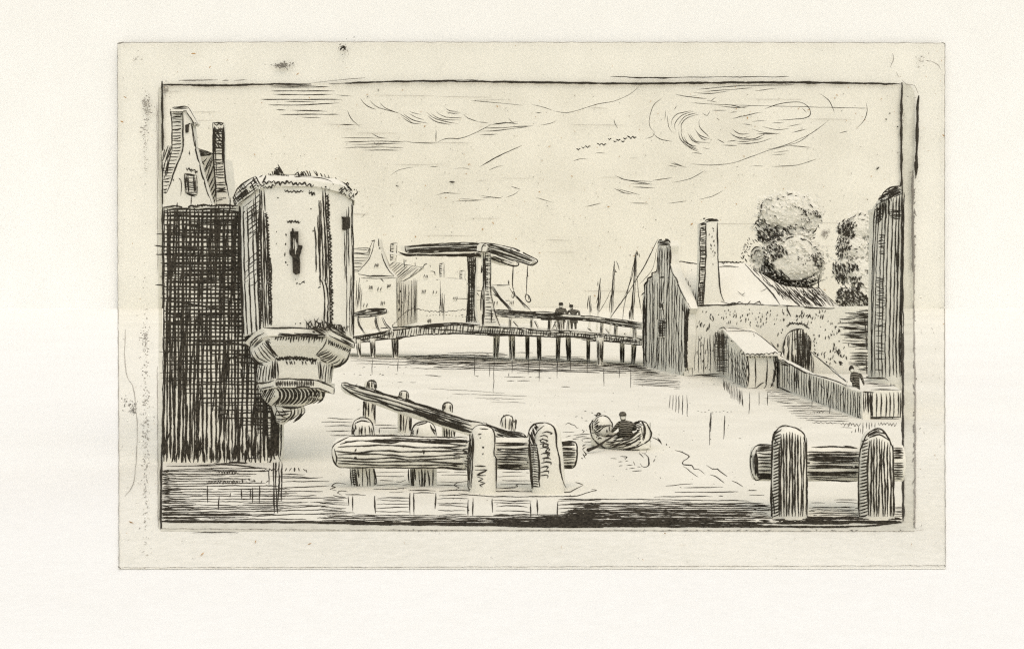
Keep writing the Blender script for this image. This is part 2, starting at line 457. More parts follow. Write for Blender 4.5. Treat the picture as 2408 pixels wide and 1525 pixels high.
# ------------------------------------------------------------------ clouds: bundles of fine curved streaks hanging before the sky
def cloud(lbl, data, w=2.0, d=190.0):
    c = MB('far', d)
    for q in data:
        F, t = q[0], q[1]; ww = q[2] if len(q) > 2 else w
        for piece in t.split(';'):
            c.s(F, piece, ww * 1.0, d=d + R.uniform(-3, 3), taper=.15, wob=.35)
    L = c
    P = px(data[0][0], *map(float, data[0][1].split(';')[0].split()[0].split(',')))
    own(L, 'cloud', W(P[0], P[1], d), lbl, 'cloud')
cloud('flat band of ruled streaks high above the round turret', [('O', '1510,512 1800,512 2070,508;1515,548 1800,548 2125,548;1540,580 1850,584 2100,580;1420,627 1600,628 2190,628;1640,645 1950,652;1490,680 1800,680 2160,660;1565,725 1660,727;1700,728 2060,740;1600,770 1900,768 2160,770', 2.6), ('O', '1780,790 1850,797 1990,798;1510,500 1800,500 1960,495;2130,585 2280,598;2165,865 2300,866', 1.8)])
cloud('swirling cloud streaks left of the birds, curling down to the right', [('S', '125,100 150,130 190,148;165,110 200,140 280,160;205,118 225,140 280,162;280,162 310,180 340,205;290,175 330,200 370,205;300,165 340,190 400,203;320,162 350,178 385,190;325,155 345,162 372,167;390,155 430,185 520,205;395,170 430,195 490,208;410,162 450,185 530,190;430,155 470,178 535,180;470,155 500,163 530,160;470,142 485,152 520,155;540,165 560,182 600,197;600,197 640,200', 2.2),
      ('S', '640,210 700,200 760,205;650,208 760,196;620,222 700,220 800,212;610,235 690,230 820,212;605,248 680,246;720,180 740,200 760,205;850,210 890,203 915,192;75,150 90,185 125,215', 2.0)])
cloud('long wavy cloud underside with level streaks under the swirl', [('S', '50,260 210,262;170,240 200,258 235,263;60,278 200,274 310,277;90,288 300,282;60,300 200,298 300,300;130,310 300,310;300,272 340,280 430,282;430,282 470,264 530,262 590,240 650,208;430,225 430,280', 2.0), ('S', '45,207 95,207', 2.6), ('S', '0,165 40,167', 1.6)])
cloud('thin arching cloud edge reaching the top frame line', [('S', '570,110 650,118 780,130;810,125 870,140 900,152;900,152 950,160 1000,150 1080,125 1150,112 1210,85 1245,55', 1.5), ('S', '830,160 855,160;1145,185 1150,205 1162,223', 2.4)])
cloud('big round curling cloud at upper right with a loop', [('S', '1340,100 1305,130 1288,180 1290,215 1308,240;1308,238 1300,255 1270,264;1300,240 1330,265 1380,275', 1.8), ('S', '1455,152 1400,165 1378,190 1376,212;1465,155 1415,172 1390,205 1392,230;1480,160 1430,175 1402,215;1488,165 1440,180 1415,210 1420,240;1415,225 1425,270 1480,305;1425,255 1445,285 1480,295;1440,240 1460,270 1490,285;1450,245 1475,275 1530,280;1470,225 1490,250 1530,265;1480,245 1500,265 1520,270;1490,185 1488,215 1530,260;1440,290 1460,300 1485,310;1500,160 1520,172 1530,152', 2.2),
      ('S', '1750,145 1820,122 1890,118 1925,135 1935,165 1915,180 1860,187 1800,190;1780,200 1830,200;1615,183 1640,180 1660,170;1640,180 1700,165 1740,158;1560,265 1590,282;1610,240 1650,262 1690,255;1620,252 1700,265 1760,242;1640,265 1710,270 1750,256;1640,275 1690,276;1700,225 1750,240 1810,245;1720,245 1790,245;1600,275 1640,270', 2.0),
      ('S', '1400,130 1385,150;1360,170 1365,215 1380,240;1352,150 1350,190;1520,110 1560,118;1540,150 1600,150;1700,195 1760,190;1660,205 1700,210;1580,290 1640,292;1500,300 1530,306;1460,320 1500,325;1840,215 1900,205;1860,240 1920,225;1620,225 1650,245 1690,243;1740,215 1800,228 1850,222;1900,140 1920,160;1420,270 1450,300 1490,318;1405,235 1412,265 1440,298;1640,285 1720,280 1780,262;1555,180 1570,190;1610,160 1640,155', 2.0), ('S', '2010,188 1950,235 1870,275 1800,300 1750,307;1450,365 1530,370 1620,362 1700,335 1770,310 1880,280 1940,240', 1.5)])
cloud('short slanting streaks touching the frame top at right', [('S', '1480,66 1550,60 1650,52 1870,48;1390,85 1440,95 1480,92;1460,80 1540,82 1610,72;1450,98 1520,103;1500,75 1600,68 1700,60;1530,115 1555,98;1710,72 1800,62;1560,130 1640,140 1700,130;1590,125 1680,142', 1.9)])
cloud('thin hooked cloud arc at far right beside the frame', [('S', '1970,82 2010,112 2033,165', 1.7), ('S', '1450,120 1600,128 1900,136 2165,142', 1.4), ('S', '2158,118 2163,150 2150,190 2118,225;2050,242 2085,233', 1.9)])
cloud('faint long curved streaks below the big round cloud', [('S', '1785,320 1850,312;1780,330 1840,325;1840,290 1940,300;1700,372 1750,375;1780,376 1880,370 1960,345;1360,370 1400,378;1370,362 1440,380;1380,358 1420,374', 1.8)])
cloud('curved sickle of streaks in the middle of the sky', [('S', '1150,412 1200,430 1300,436;1170,425 1230,436;1300,432 1380,420;1380,440 1450,425 1510,392;1190,430 1290,445;1210,445 1310,447;1220,458 1310,462;1145,463 1190,482;1160,465 1250,490;1165,478 1220,488', 2.0)])
cloud('low broken curved streaks above the right chimney', [('S', '830,500 900,520;1030,538 1095,522;1210,522 1285,524;1360,524 1440,514;1485,508 1540,495 1582,473', 1.8)])
cloud('low wavy line of cloud above the drawbridge', [('S', '430,490 490,478;505,515 610,512;605,490 630,495 690,502 700,490;610,500 650,503;710,500 740,490 765,472;730,455 770,468;520,505 625,510;450,480 530,485', 1.7)])
cloud('faint dashed arch of cloud beside the turret top', [('S', '248,412 280,390 340,378;405,377 440,376;500,385 545,382 570,388;150,560 130,582', 1.5), ('S', '605,378 680,335 778,290', 2.6), ('S', '980,355 1010,345 1040,346;1070,320 1110,322;640,392 680,375 700,372', 1.4)])

# birds: a loose string of small dark wings
k = 0
for u, v, sz in ((1003, 307, 9), (1022, 300, 8), (1040, 297, 12), (1088, 287, 12), (1105, 288, 10), (1128, 266, 8), (1150, 276, 7), (1163, 270, 9), (1182, 276, 8), (1190, 264, 9), (1213, 259, 16), (1228, 260, 9)):
    b = MB('far', 150); x, y = px('S', u, v); sz *= .58
    b.ln([(x - sz, y - sz * .45), (x - sz * .4, y - sz * .1), (x, y + sz * .25)], 3.2, d=150, wob=.2, step=2, taper=.2)
    b.ln([(x, y + sz * .25), (x + sz * .45, y - sz * .25), (x + sz, y - sz * .2)], 3.2, d=150, wob=.2, step=2, taper=.2)
    b.ln([(x - sz * .25, y + sz * .3), (x + sz * .25, y + sz * .15)], 3.4, d=149.9, wob=.1, step=2, taper=.3)
    own(b, 'bird', W(x, y, 150), 'tiny dark bird flying in the loose string of birds under the clouds', 'bird', 'flock of birds crossing the sky')

# ------------------------------------------------------------------ water
m = MB(WATERMAT); m.mats = [WATERMAT, INK]
a = floor_poly(BL, BR_, 1224, 118, 0.0)
m.prism(list(reversed(a)), [p - Vector((0, 0, .028)) for p in reversed(a)])
wd = dict(d=lambda x, y: dwater(y) - .01)  # ink on the water: ripples, plus drawn reflections of piles, wall and posts
def wp(F, s): return pts(F, s)
# under and before the bridge
m.s('Y', '0,155 200,158 490,165;0,173 300,178 600,182 1200,192;0,190 500,205 1000,214;50,213 300,222 480,230;470,252 1000,262 1500,275;430,155 800,152 1100,152;600,145 900,150;760,130 1000,131 1205,133;1290,128 1430,130;1400,160 1840,162;1300,285 1550,282;1030,180 1280,185', 3, **wd)
m.hatch(wp('Y', '430,158 1200,140 1260,180 1500,175 1850,185 2000,205 2210,212 2300,238 2320,262 2110,300 1500,280 900,255 450,228'), 1.2, 4.2, 4.3, .22, 14, brk=.4, skip=.05, **wd)
m.hatch(wp('Y', '2000,205 2300,240 2400,275 2400,300 2200,290 2000,240'), 2, 4, 3, .2, 6, **wd)
m.hatch(wp('D', '880,1325 1040,1325 1200,1385 1380,1425 1390,1500 1370,1545 1160,1520 905,1500'), 2.5, 4.2, 3.2, .2, 4, **wd)
m.hatch(wp('D', '880,1310 1030,1325 1180,1390 1000,1380 880,1350'), 2.5, 3.4, 3.4, .2, 4, **wd)
m.hatch(wp('Y', '700,200 950,195 1100,210 900,225'), 1, 4, 3, .3, 20, **wd)
m.s('Y', '970,140 970,310;1125,180 1118,440;1240,280 1238,320;1480,180 1477,355;1620,165 1620,330;1985,230 1985,390;2195,250 2195,405;2105,240 2105,330;1265,180 1265,290;1395,170 1390,300;1090,200 1088,315;370,180 368,275;170,170 165,300;1725,170 1722,270;1855,190 1855,290', 2, **wd)  # reflections of the bridge piles, drawn as upright strokes
m.s('Y', '585,305 710,315;365,360 410,360;465,362 510,362;1200,320 1370,322;1225,350 1285,350;1305,350 1405,350;1650,395 1720,397;975,310 1005,312;1395,322 1420,320;1550,328 1575,330;1445,322 1495,322', 3.2, **wd)
m.s('Y', '605,410 900,425 1210,447;790,452 1100,460 1380,470;975,482 1360,495;1060,492 1170,500;1100,515 1370,520', 1.8, **wd)
for u in (25, 90, 150, 180, 240, 290, 345, 375, 60, 220, 420):
    x, y = px('Y', u, R.choice([245, 300, 305, 298])); m.ln([(x, y), (x + R.uniform(2, 8), y + R.uniform(-2, 1))], 3, step=2, **wd)
# left foreground
m.hatch(wp('U', '12,262 1150,232 1160,280 1050,300 975,335 980,370 1090,390 1280,440 1420,470 1290,760 12,800'), -.4, 6.0, 4.3, .22, 10, brk=.25, **wd)
m.hatch(wp('U', '12,262 110,258 150,330 240,520 420,640 500,800 12,800'), 0, 5.6, 4.4, .3, 8, **wd)
m.hatch(wp('U', '12,262 90,258 130,800 12,800'), 0, 4.0, 4.4, .3, 6, **wd)
m.hatch(wp('U', '12,740 950,735 1000,775 500,790 12,800'), 0, 4.0, 4.4, .3, 12, **wd)
m.s('U', '580,188 700,175 950,188;600,195 800,190 940,192;400,215 650,205 1110,240', 6, **wd)
m.s('U', '60,220 300,222 640,215;50,265 400,262 1150,280', 4, **wd)
m.s('U', '1330,310 1450,312 1580,312;1200,335 1400,338 1630,342;1330,352 1600,355 1780,345;1330,390 1600,390 1850,386;1300,462 1600,450 1850,438;1280,470 1420,472;1280,490 1500,497 1780,498;1300,515 1500,515;1000,545 1400,548 1710,545;900,585 1400,580 1910,563;900,630 1300,626 1620,616;1640,618 1850,622 2050,622;1000,655 1400,655 1850,657;1050,712 1500,706 1985,698;1000,772 1500,748 1850,748;1280,690 1500,672 1850,655;1890,540 1960,558 2030,562;1750,735 2000,735 2130,735;1730,785 1900,790 2250,800', 4, **wd)
m.s('U', '1235,150 1240,400 1246,740;1265,100 1262,400 1285,740;1298,120 1300,400 1290,600;1330,170 1328,400 1322,600;1190,230 1188,420;510,430 515,620;640,540 632,700;1085,430 1085,630;1005,450 1010,620;985,470 980,580;885,470 890,590;765,510 762,560', 4, **wd)  # upright strokes draw the wall corner's reflection
m.zig(wp('U', '600,280 860,290'), 18, 3.5, 3, **wd).zig(wp('U', '500,400 870,400'), 22, 4, 3, **wd).zig(wp('U', '1110,265 1290,260'), 8, 4, 3.5, **wd)
m.s('U', '1365,275 1385,238;1410,275 1435,235;1470,280 1470,232;1520,275 1510,235;1565,245 1580,270;1590,255 1600,285;1645,285 1650,290;1105,405 1115,380;1160,395 1180,375;1030,390 1020,365;970,380 968,350;900,400 895,360', 4.5, **wd)
m.s('U', '2040,420 1930,405 1875,440 1925,450 1860,470 1930,488;2050,500 1980,490 1940,515 1990,540;2030,530 2250,540', 3.8, **wd)
m.hatch(wp('U', '12,790 600,792 1500,800 2408,830 2408,858 1600,842 850,835 12,828'), .3, 3.4, 5, .3, 20, brk=.3, **wd)
# round the near-left posts
for t in ('480,910 740,905 740,1095 470,1090', '1000,900 1265,905 1265,1065 1010,1070', '1540,905 1790,905 1800,1050 1540,1060'):
    m.hatch(wp('G', t), 0, 9.5, 3, .25, 18, brk=.3, **wd)
for t in ('0,1130 225,1125 225,1300 0,1300', '470,1130 760,1125 760,1300 470,1300', '1010,1115 1270,1110 1270,1300 1010,1300', '1500,1150 1800,1150 1800,1300 1500,1300'):
    m.hatch(wp('G', t), 0, 8.6, 4, .25, 8, brk=.25, **wd)
m.hatch(wp('G', '2060,1150 2408,1145 2408,1300 2060,1300'), -.5, 7.0, 4.2, .25, 10, **wd)
m.s('G', '230,1130 235,1210;270,1130 270,1260;460,1125 465,1280;765,1100 765,1290;800,1100 800,1300;990,1100 985,1240;1270,1160 1268,1295;1312,1140 1312,1300;1480,1150 1480,1270;1810,1180 1812,1310;1870,1160 1870,1290;2050,1170 2040,1320', 4, **wd)  # post reflections drawn in ink
m.s('G', '1020,1090 1150,1080 1300,1085 1700,1090 2100,1098 2180,1080 2270,1035;2270,1035 2200,1010;1180,1110 1500,1135 2000,1135 2210,1130 2310,1100 2385,1080 2340,1070;750,1080 990,1085;800,1105 980,1100', 4.2, **wd)
m.s('G', '50,455 160,462 270,465;0,490 265,490;20,525 260,520;40,570 260,566;70,605 260,607;140,632 240,622;460,515 640,518;500,540 690,545;500,540 500,590', 3.6, **wd)
m.s('G', '1150,1080 1190,1055 1150,1040 1180,1015 1240,1005;1560,1060 1700,1050 1680,1035 1710,1025', 3.2, **wd)
m.hatch(wp('G', '0,1300 600,1290 1400,1296 1850,1290 2408,1262 2408,1395 1200,1388 0,1370'), .6, 4.0, 4.6, .28, 24, brk=.3, **wd)
m.hatch(wp('G', '1400,1330 2000,1300 2408,1280 2408,1395 1700,1395'), .6, 3.4, 5, .3, 24, brk=.3, **wd)
m.hatch(wp('G', '2120,1260 2408,1200 2408,1330 2100,1340'), -1, 4, 5, .3, 10, **wd)
# dark strip at the foot of the view, right half
m.hatch(wp('K', '0,715 440,705 900,712 1270,708 1330,735 1330,850 700,858 0,866'), .2, 4.3, 5.2, .3, 20, brk=.4, **wd)
m.hatch(wp('K', '0,755 500,745 1200,760 1180,800 900,842 0,852'), .2, 3.7, 5.2, .3, 20, brk=.3, **wd)
m.s('K', '0,690 400,688 800,694 1180,697;0,715 440,712;480,705 800,705;550,672 940,668;690,640 900,642 1110,638;750,612 1010,608;630,600 720,592 810,585;980,665 1010,667;1180,660 1280,660;1170,630 1230,628;1180,735 1310,725;1200,760 1260,740', 3.6, **wd)
m.hatch(wp('K', '1570,735 1900,730 1905,820 1570,830'), .3, 4.2, 3.6, .3, 20, brk=.4, **wd)
m.hatch(wp('K', '1340,808 1900,805 2190,812 2190,846 1340,852'), .3, 3.0, 5, .3, 16, brk=.2, **wd)
m.hatch(wp('K', '2135,735 2190,730 2190,820 2135,815'), .3, 4.2, 3.6, .3, 6, **wd)
m.s('K', '1740,690 1890,692;1750,705 1900,712;1590,708 1680,712', 3, **wd)
# wake of the boat, its reflection, ripples
m.s('K', '540,280 575,298 605,325;690,365 740,380 785,405 750,435 745,460 800,465 815,490 850,490 885,520;745,470 775,490 790,505 845,540;900,462 940,492 970,490 1000,515 1035,535;920,525 970,545 1015,580;1065,565 1100,580 1140,605', 4.4, **wd)
m.s('K', '575,280 600,318', 5, **wd)
m.s('K', '925,115 922,220 918,330;1020,140 1015,220 1012,290;1110,287 1128,287;660,0 652,90;680,0 674,100;700,0 695,112;718,0 715,120;742,0 740,130;770,0 772,140', 2.6, **wd)
m.s('M', '1000,1170 1120,1178;1195,1130 1280,1135 1335,1140 1300,1195;1160,1242 1240,1235;1300,1225 1370,1225;1180,1325 1245,1322;1325,1320 1455,1312;1470,1235 1500,1315;1385,1385 1510,1378;1445,1440 1650,1425;1580,1065 1640,1110 1685,1165;1650,1050 1710,1075 1770,1140 1795,1230 1800,1310 1740,1355 1650,1335 1615,1275;1555,1350 1620,1350;1320,1395 1350,1392;1890,1250 1925,1180;1935,1140 1940,1120', 3.6, **wd)
m.s('M', '50,465 120,435 170,470 250,490 290,540 330,525;400,580 440,600;410,640 460,595;220,700 400,675 565,660;270,730 500,718;0,635 130,625 240,625;60,730 170,705;440,195 500,190;585,215 630,230;250,320 305,290;385,315 410,328;460,390 520,395;2000,675 2015,680;2090,1000 2100,990;2160,860 2165,900;2225,930 2235,950', 3.6, **wd)
m.s('M', '185,780 330,762;390,765 640,755;390,790 420,810;450,830 720,820;480,880 410,930;480,935 410,985;415,985 450,1050 490,1090 450,1130 470,1165;395,1150 405,1180;440,1130 410,1075', 4, **wd)
# before the shed and the plank wall: shade and reflections drawn in ink
m.hatch(wp('T', '0,935 200,945 330,1010 420,1060 560,1105 560,1125 250,1120 80,1090 0,1050'), .5, 4.4, 3, .22, 12, brk=.3, **wd)
m.hatch(wp('T', '100,1125 580,1120 700,1150 900,1225 1030,1285 820,1295 430,1285 250,1180'), .5, 4.8, 3, .22, 25, brk=.3, **wd)
m.hatch(wp('T', '430,1300 900,1300 1020,1310 980,1320 500,1318'), .3, 5, 2.6, .2, 30, **wd)
m.zig(wp('T', '550,1205 670,1205'), 8, 3, 2.5, **wd).zig(wp('T', '530,1335 860,1340'), 12, 1.4, 2.5, **wd).zig(wp('T', '860,1345 1110,1360'), 12, 4, 2.6, **wd)
m.s('T', '870,1390 1010,1392;905,1390 930,1345;960,1390 985,1345;1140,1330 1135,1470;1185,1325 1180,1405;1215,1330 1210,1440;1245,1325 1245,1390;1285,1330 1280,1400;1090,1380 1085,1450;1050,1400 1045,1450;1110,1400 1105,1460;1010,1430 1005,1455', 2.4, **wd)
m.zig(wp('T', '1320,1350 1540,1355'), 12, 4, 2.4, **wd)
m.hatch(wp('E', '205,1205 330,1285 340,1375 270,1330 215,1260'), 90, 3.6, 2.4, .2, 5, **wd)
m.s('E', '375,1290 372,1350 370,1420;430,1285 428,1370;480,1290 478,1370;145,1410 142,1525;225,1430 220,1520;140,1450 135,1500;750,1250 745,1390;855,1340 850,1420', 2.4, **wd)
for u in range(0, 200, 22):
    x, y = px('E', 60 + u, 1408 + R.gauss(0, 3)); m.ln([(x, y), (x + 4, y)], 2.6, step=2, **wd)
m.s('P', '1610,884 1655,882 1690,880', 2.8, **wd).s('P', '1618,888 1680,886', 2, **wd)
for _ in range(220):                                     # scattered flecks on open water
    c = (R.uniform(790, 2100), R.uniform(845, 1190)); L = R.uniform(1, 4)
    m.ln([c, (c[0] + L, c[1] + R.gauss(0, 1))], R.uniform(1.2, 2.6), step=2, **wd)
water = m.build('water'); tag(water, kind='structure')

m = MB(SKYMAT)
a = [Vector((XD(BL, d), d, .1)) for d in (117.8, 199.4)]; b = [Vector((XD(BR_, d), d, .1)) for d in (117.8, 199.4)]
t = [a[0], b[0], b[1], a[1]]
m.prism(list(reversed(t)), [p - Vector((0, 0, .4)) for p in reversed(t)])
m.zig(pts('C', '700,850 780,860 880,880 1000,885 1150,880 1280,860'), 26, 1.6, 1.8, d=118)
m.zig(pts('C', '500,1050 560,980 640,900 740,845'), 20, 1.6, 1.8, d=118)
for u in range(860, 1290, 34):
    x, y = px('C', u, 930 + 10 * math.sin(u / 90)); m.ln([(x, y), (x + R.uniform(2, 5), y)], 2, step=2, d=118)
bank = m.build('far_bank'); tag(bank, kind='structure')

# ================================================================== LEFT: town wall, gabled house, corner turret
D_W = 37.8
xl, xr = XD(384, D_W), XD(655, D_W)
ztop = W(0, 489, D_W).z
m = MB('near', D_W)
m.box(xl, xr, D_W, D_W + .9, -.3, ztop)
m.box(xl, xr, D_W - .06, D_W + .96, ztop + .003, ztop + .13)
P_ = lambda s: pts('P', s)
m.hatch(P_('386,492 648,490 648,1000 644,1085 386,1085'), 90, 9.2, 4.9, .2, 12, brk=.2)  # the crosshatching draws brick joints and the wall's shade together
m.hatch(P_('386,498 648,496 648,880 386,800'), 0, 9.2, 4.7, .2, 5, brk=.2)
m.hatch(P_('386,800 648,880 648,1040 560,1000 470,940 386,900'), 0, 10, 3.2, .25, 25, brk=.5, skip=.1)
m.hatch(P_('400,520 560,500 600,520 600,680 520,720 470,620 420,600'), 90, 14, 4, .3, 30, brk=.4)
m.hatch(P_('430,500 620,500 620,680 520,720 430,660'), 0, 15, 4, .3, 20, brk=.4)
m.hatch(P_('386,500 640,500 640,700 386,640'), 90, 26, 4.4, .4, 60, brk=.6)
m.hatch(P_('386,880 460,860 460,1075 386,1075'), 90, 18, 3.6, .3, 20, brk=.3)
m.hatch(P_('560,820 650,880 648,1060 580,1030'), 90, 14, 4, .3, 16, brk=.2)
m.hatch(P_('600,900 650,920 650,1040 600,1010'), 0, 8, 3.4, .3, 8, brk=.2)
m.hatch(P_('640,962 662,962 660,1075 640,1070'), 90, 4.2, 5, .3, 4)
m.hatch(P_('386,500 648,498 648,1000 520,1000 386,900'), 92.5, 19, 4.4, .5, 60, brk=.7)
m.hatch(P_('386,505 648,500 648,900 386,760'), 1.5, 22, 4.2, .5, 40, brk=.7)
m.hatch(P_('386,700 648,760 648,1060 386,1070'), 91, 16, 4.4, .5, 50, brk=.5)
m.hatch(P_('590,560 648,520 648,1000 610,960'), 90, 7, 4, .4, 30, brk=.5)
for i in range(46):                                     # grass-like ends of the hatched shade lines at the waterline
    x = 388 + i * 5.7 + R.gauss(0, 1.5); y1 = R.uniform(1062, 1092)
    m.ln([(x, y1 - R.uniform(25, 55)), (x + R.gauss(0, 1), y1 - 12), (x + R.gauss(0, 2.5), y1)], R.uniform(4, 7), taper=.15)
m.s('A', '60,935 150,925 230,938 260,920 300,930 350,915 400,925 460,915 580,925;65,965 150,945 300,950 460,942 575,945;400,955 575,958', 4.5)
m.s('P', '386,490 385,700 386,900 385,1085', 4).s('P', '654,965 656,1020 652,1060 660,1085', 4).s('P', '662,965 661,1030 658,1075', 5)
m.zig(pts('A', '290,920 580,925'), 30, 2, 3)
m.s('B', '540,1072 620,1075', 3)
own(m, 'town_wall', ((xl + xr) / 2, D_W, -.3), 'tall brick wall darkened by crosshatched shade, rising from the water under the gabled house', 'wall')

# gabled house behind the wall
DH = 41.0
house = thing('gabled_house', (XD(470, DH), DH, 0), 'white house with pointed neck gable and hatched chimneys peeping over the dark wall', 'house')
F1 = flat(DH)
def down(poly, y): return poly                                      # polygons already reach below the wall top
m = MB('near', DH)
gp = pts('A', '205,268 246,266 256,290 270,350 290,520 345,730 400,905') + [(496, 760), (384, 760)] + pts('A', '72,930 90,830 160,640 205,520')
m.slab(gp, F1, .45)
m.s('A', '205,268 205,400 205,520 185,590 160,640 120,760 90,835', 3.6).s('A', '262,350 275,430 290,520 318,630 345,730 375,830 405,905', 3.8)
m.s('A', '268,352 282,440 298,530;182,735 195,770 190,855;180,730 180,745;135,735 140,752;248,540 252,575;245,555 250,565;375,650 400,640;262,850 262,930', 2.8)
m.zig(pts('A', '228,668 260,672 308,688'), 9, 3.2, 3.2)
m.s('A', '240,355 258,353', 2.6).s('A', '260,672 262,690', 3)
m.build('gable_wall', house)
m = MB('near', DH)
m.slab(pts('A', '222,362 248,355 244,412 224,418'), F1, .1, 1, -.04)
m.ln(pts('A', '228,370 224,415'), 4)
m.build('attic_opening', house)
m = MB('near', DH)
m.slab(pts('A', '216,697 300,712 302,845 222,832'), F1, .12, 0, -.05)
m.s('A', '216,697 300,712;216,700 222,832;300,712 302,845;222,832 302,850;226,840 290,858;240,705 245,830;278,712 285,840', 4)
m.hatch(pts('A', '218,700 300,714 302,845 222,830'), 6, 5.5, 3.2, .25, 2)
m.hatch(pts('A', '222,705 240,708 244,830 224,828'), 88, 3.4, 3, .2, 1); m.hatch(pts('A', '280,714 300,716 302,840 285,838'), 88, 3.4, 3, .2, 1)
m.build('shuttered_window', house)
m = MB('near', DH)
fp = pts('A', '122,268 200,272 200,520 160,640 92,830') + [(392, 500), (384, 500)] + pts('A', '68,640 128,545')
m.slab(fp, flat(DH + .25), .4)
m.hatch(pts('A', '125,275 198,275 200,400 203,520 160,640 90,830 70,830 68,660 128,545'), -3, 7.2, 3.0, .25, 2.5)
m.hatch(pts('A', '68,650 110,560 128,548 100,700 70,740'), 100, 5, 3, .3, 4, brk=.3)
m.s('A', '122,270 128,400 128,545;68,645 95,590 128,548;130,375 128,480;200,272 190,300', 3.2)
m.build('brick_shoulder', house)
m = MB('near', DH)
m.slab(pts('A', '60,545 100,500 128,500 128,560 66,660'), flat(DH + 1.3), 3.0)
m.slab(pts('A', '292,520 410,560 422,640 440,905') + [(520, 600), (480, 600)] + pts('A', '398,905 345,730'), flat(DH + 1.2), 3.0)
m.hatch(pts('A', '66,640 66,560 100,505 126,505 120,550'), 108, 4.2, 3, .3, 2)
m.hatch(pts('A', '292,520 400,560 330,580'), 18, 3.4, 3.4, .3, 1)
m.s('A', '325,578 410,562;330,570 405,568', 4).s('A', '292,520 410,558', 3)
m.s('A', '325,595 352,640;330,640 372,590;345,690 405,580;360,750 415,590;372,780 418,640;382,800 420,720;392,830 425,760;398,860 430,800;405,895 430,840;415,905 432,870', 3)
m.s('A', '352,700 410,590;366,770 412,650', 3)
m.build('roof', house)
m = MB('near', DH)
m.slab(pts('A', '130,236 240,238 306,350 290,368 226,268 120,268'), F1, .45, 0, -.06)
m.s('A', '130,240 190,236 240,240 275,295 308,350;115,268 180,268 230,262;228,268 262,320 292,368;292,368 308,352;118,250 120,300;285,345 305,355;288,358 303,360;140,248 235,244', 3.6)
m.build('coping_stone', house)
m = MB('near', DH)
m.slab(pts('A', '412,345 488,348 492,500 492,640 505,760 520,880') + [(532, 560), (500, 560)] + pts('A', '430,905 432,800 420,640'), flat(DH + .9), .3)
m.s('A', '412,345 414,480 416,600 432,790 438,900;488,360 492,500 492,640 505,760 530,895;415,345 450,345 490,350;420,350 440,365 455,348 470,362 488,350', 3.8)
m.hatch(pts('A', '418,385 488,385 492,640 520,880 440,900 430,760 418,620'), -2, 6.2, 3.4, .3, 2, skip=.08)
m.hatch(pts('A', '415,375 430,375 440,700 425,700'), 88, 3.6, 3.6, .3, 4); m.hatch(pts('A', '475,375 490,375 500,690 482,640'), 88, 3.6, 3.6, .3, 4)
m.hatch(pts('A', '415,380 490,380 490,520 417,520'), 50, 5, 3, .3, 6, brk=.4)
m.build('chimney', house)

# corner turret: a half octagon carried out over the water on moulded corbels
tx = XD(697, 37)
turret = thing('corner_turret', (tx, 37.8, W(0, 998, 37.7).z), 'round white turret with arrow slit corbelled out from the corner of the dark wall', 'turret')
def loft(m, rings, back=38.7, rnd=0.35):
    """rnd 0 keeps the eight-sided plan, 1 rounds it into a drum"""
    rows = []
    for (L, FL, FRt, Rr, dF, dS) in rings:
        q = [W(*L, dS), W(*FL, dF), W(*FRt, dF), W(*Rr, dS)]
        q = [q[0] + (q[0] - q[1]) * .55 + Vector((.25 * rnd, .6, 0))] + q + [q[3] + (q[3] - q[2]) * .55 + Vector((-.25 * rnd, .6, 0))]
        curve = []
        for k in range(1, 4):
            p0, p1, p2, p3 = q[k - 1], q[k], q[k + 1], q[k + 2]
            n = 5
            for t in (i / n for i in range(n)):
                c = .5 * ((2 * p1) + (p2 - p0) * t + (2 * p0 - 5 * p1 + 4 * p2 - p3) * t * t + (3 * p1 - p0 - 3 * p2 + p3) * t ** 3)
                curve.append((p1 + (p2 - p1) * t) * (1 - rnd) + c * rnd)
        curve.append(q[4])
        l, r = q[1], q[4]
        rows.append([Vector((l.x * .985, back, l.z))] + curve + [Vector((r.x * back / dS, back, r.z))])
    m.grid(list(reversed(rows)), True)
    m.face(rows[0]); m.face(list(reversed(rows[-1])))
m = MB('near', 37)
loft(m, [((563, 456), (625, 441), (768, 441), (831, 456), 36.4, 37.4), ((568, 620), (630, 610), (770, 612), (831, 620), 36.4, 37.4), ((572, 792), (637, 772), (772, 775), (830, 797), 36.4, 37.4)], rnd=1.0)
# left side, its shade drawn as dark hatching
for u0, u1 in ((112, 132), (128, 145), (160, 185), (210, 240), (262, 300), (310, 345)):
    m.ln([px('W', u0, 560), px('W', (u0 + u1) / 2 - 3, 900), px('W', u1 - 2, 1525)] + [(568 + (u1 - 130) * .2 * .95 + 4, 790)], R.uniform(4, 5.5))
m.ln([px('W', 118, 560), px('W', 120, 1000), (572, 700), (572, 792)], 4.5)
m.hatch(pts('W', '265,440 380,360 385,640 440,640 480,1200 500,1525 350,1525 330,900 270,640'), 88, 7.6, 4.2, .25, 14)
m.hatch(pts('W', '340,640 440,640 490,1200 510,1525 360,1525 350,1100'), 89, 6.6, 4.4, .3, 10)
m.hatch(pts('W', '150,560 380,400 380,640 330,900 240,900'), -38, 8, 3.4, .3, 6, brk=.3)
m.hatch(pts('W', '180,900 340,800 340,1525 190,1525'), -40, 10, 2.8, .3, 8, brk=.3, skip=.25)
m.zig(pts('W', '440,640 455,800 465,1000 478,1200 492,1500') + [(636, 740), (637, 765)], 74, 3.2, 3.8)
m.zig(pts('W', '345,900 350,1200 360,1525') + [(613, 760)], 50, 3.5, 3.6)
m.hatch([px('W', 345, 1500), px('W', 510, 1500), (640, 762), (612, 770)], 89, 5.2, 4.4, .3, 6)
m.s('W', '412,350 420,500 432,620;378,360 390,500 385,640', 4)
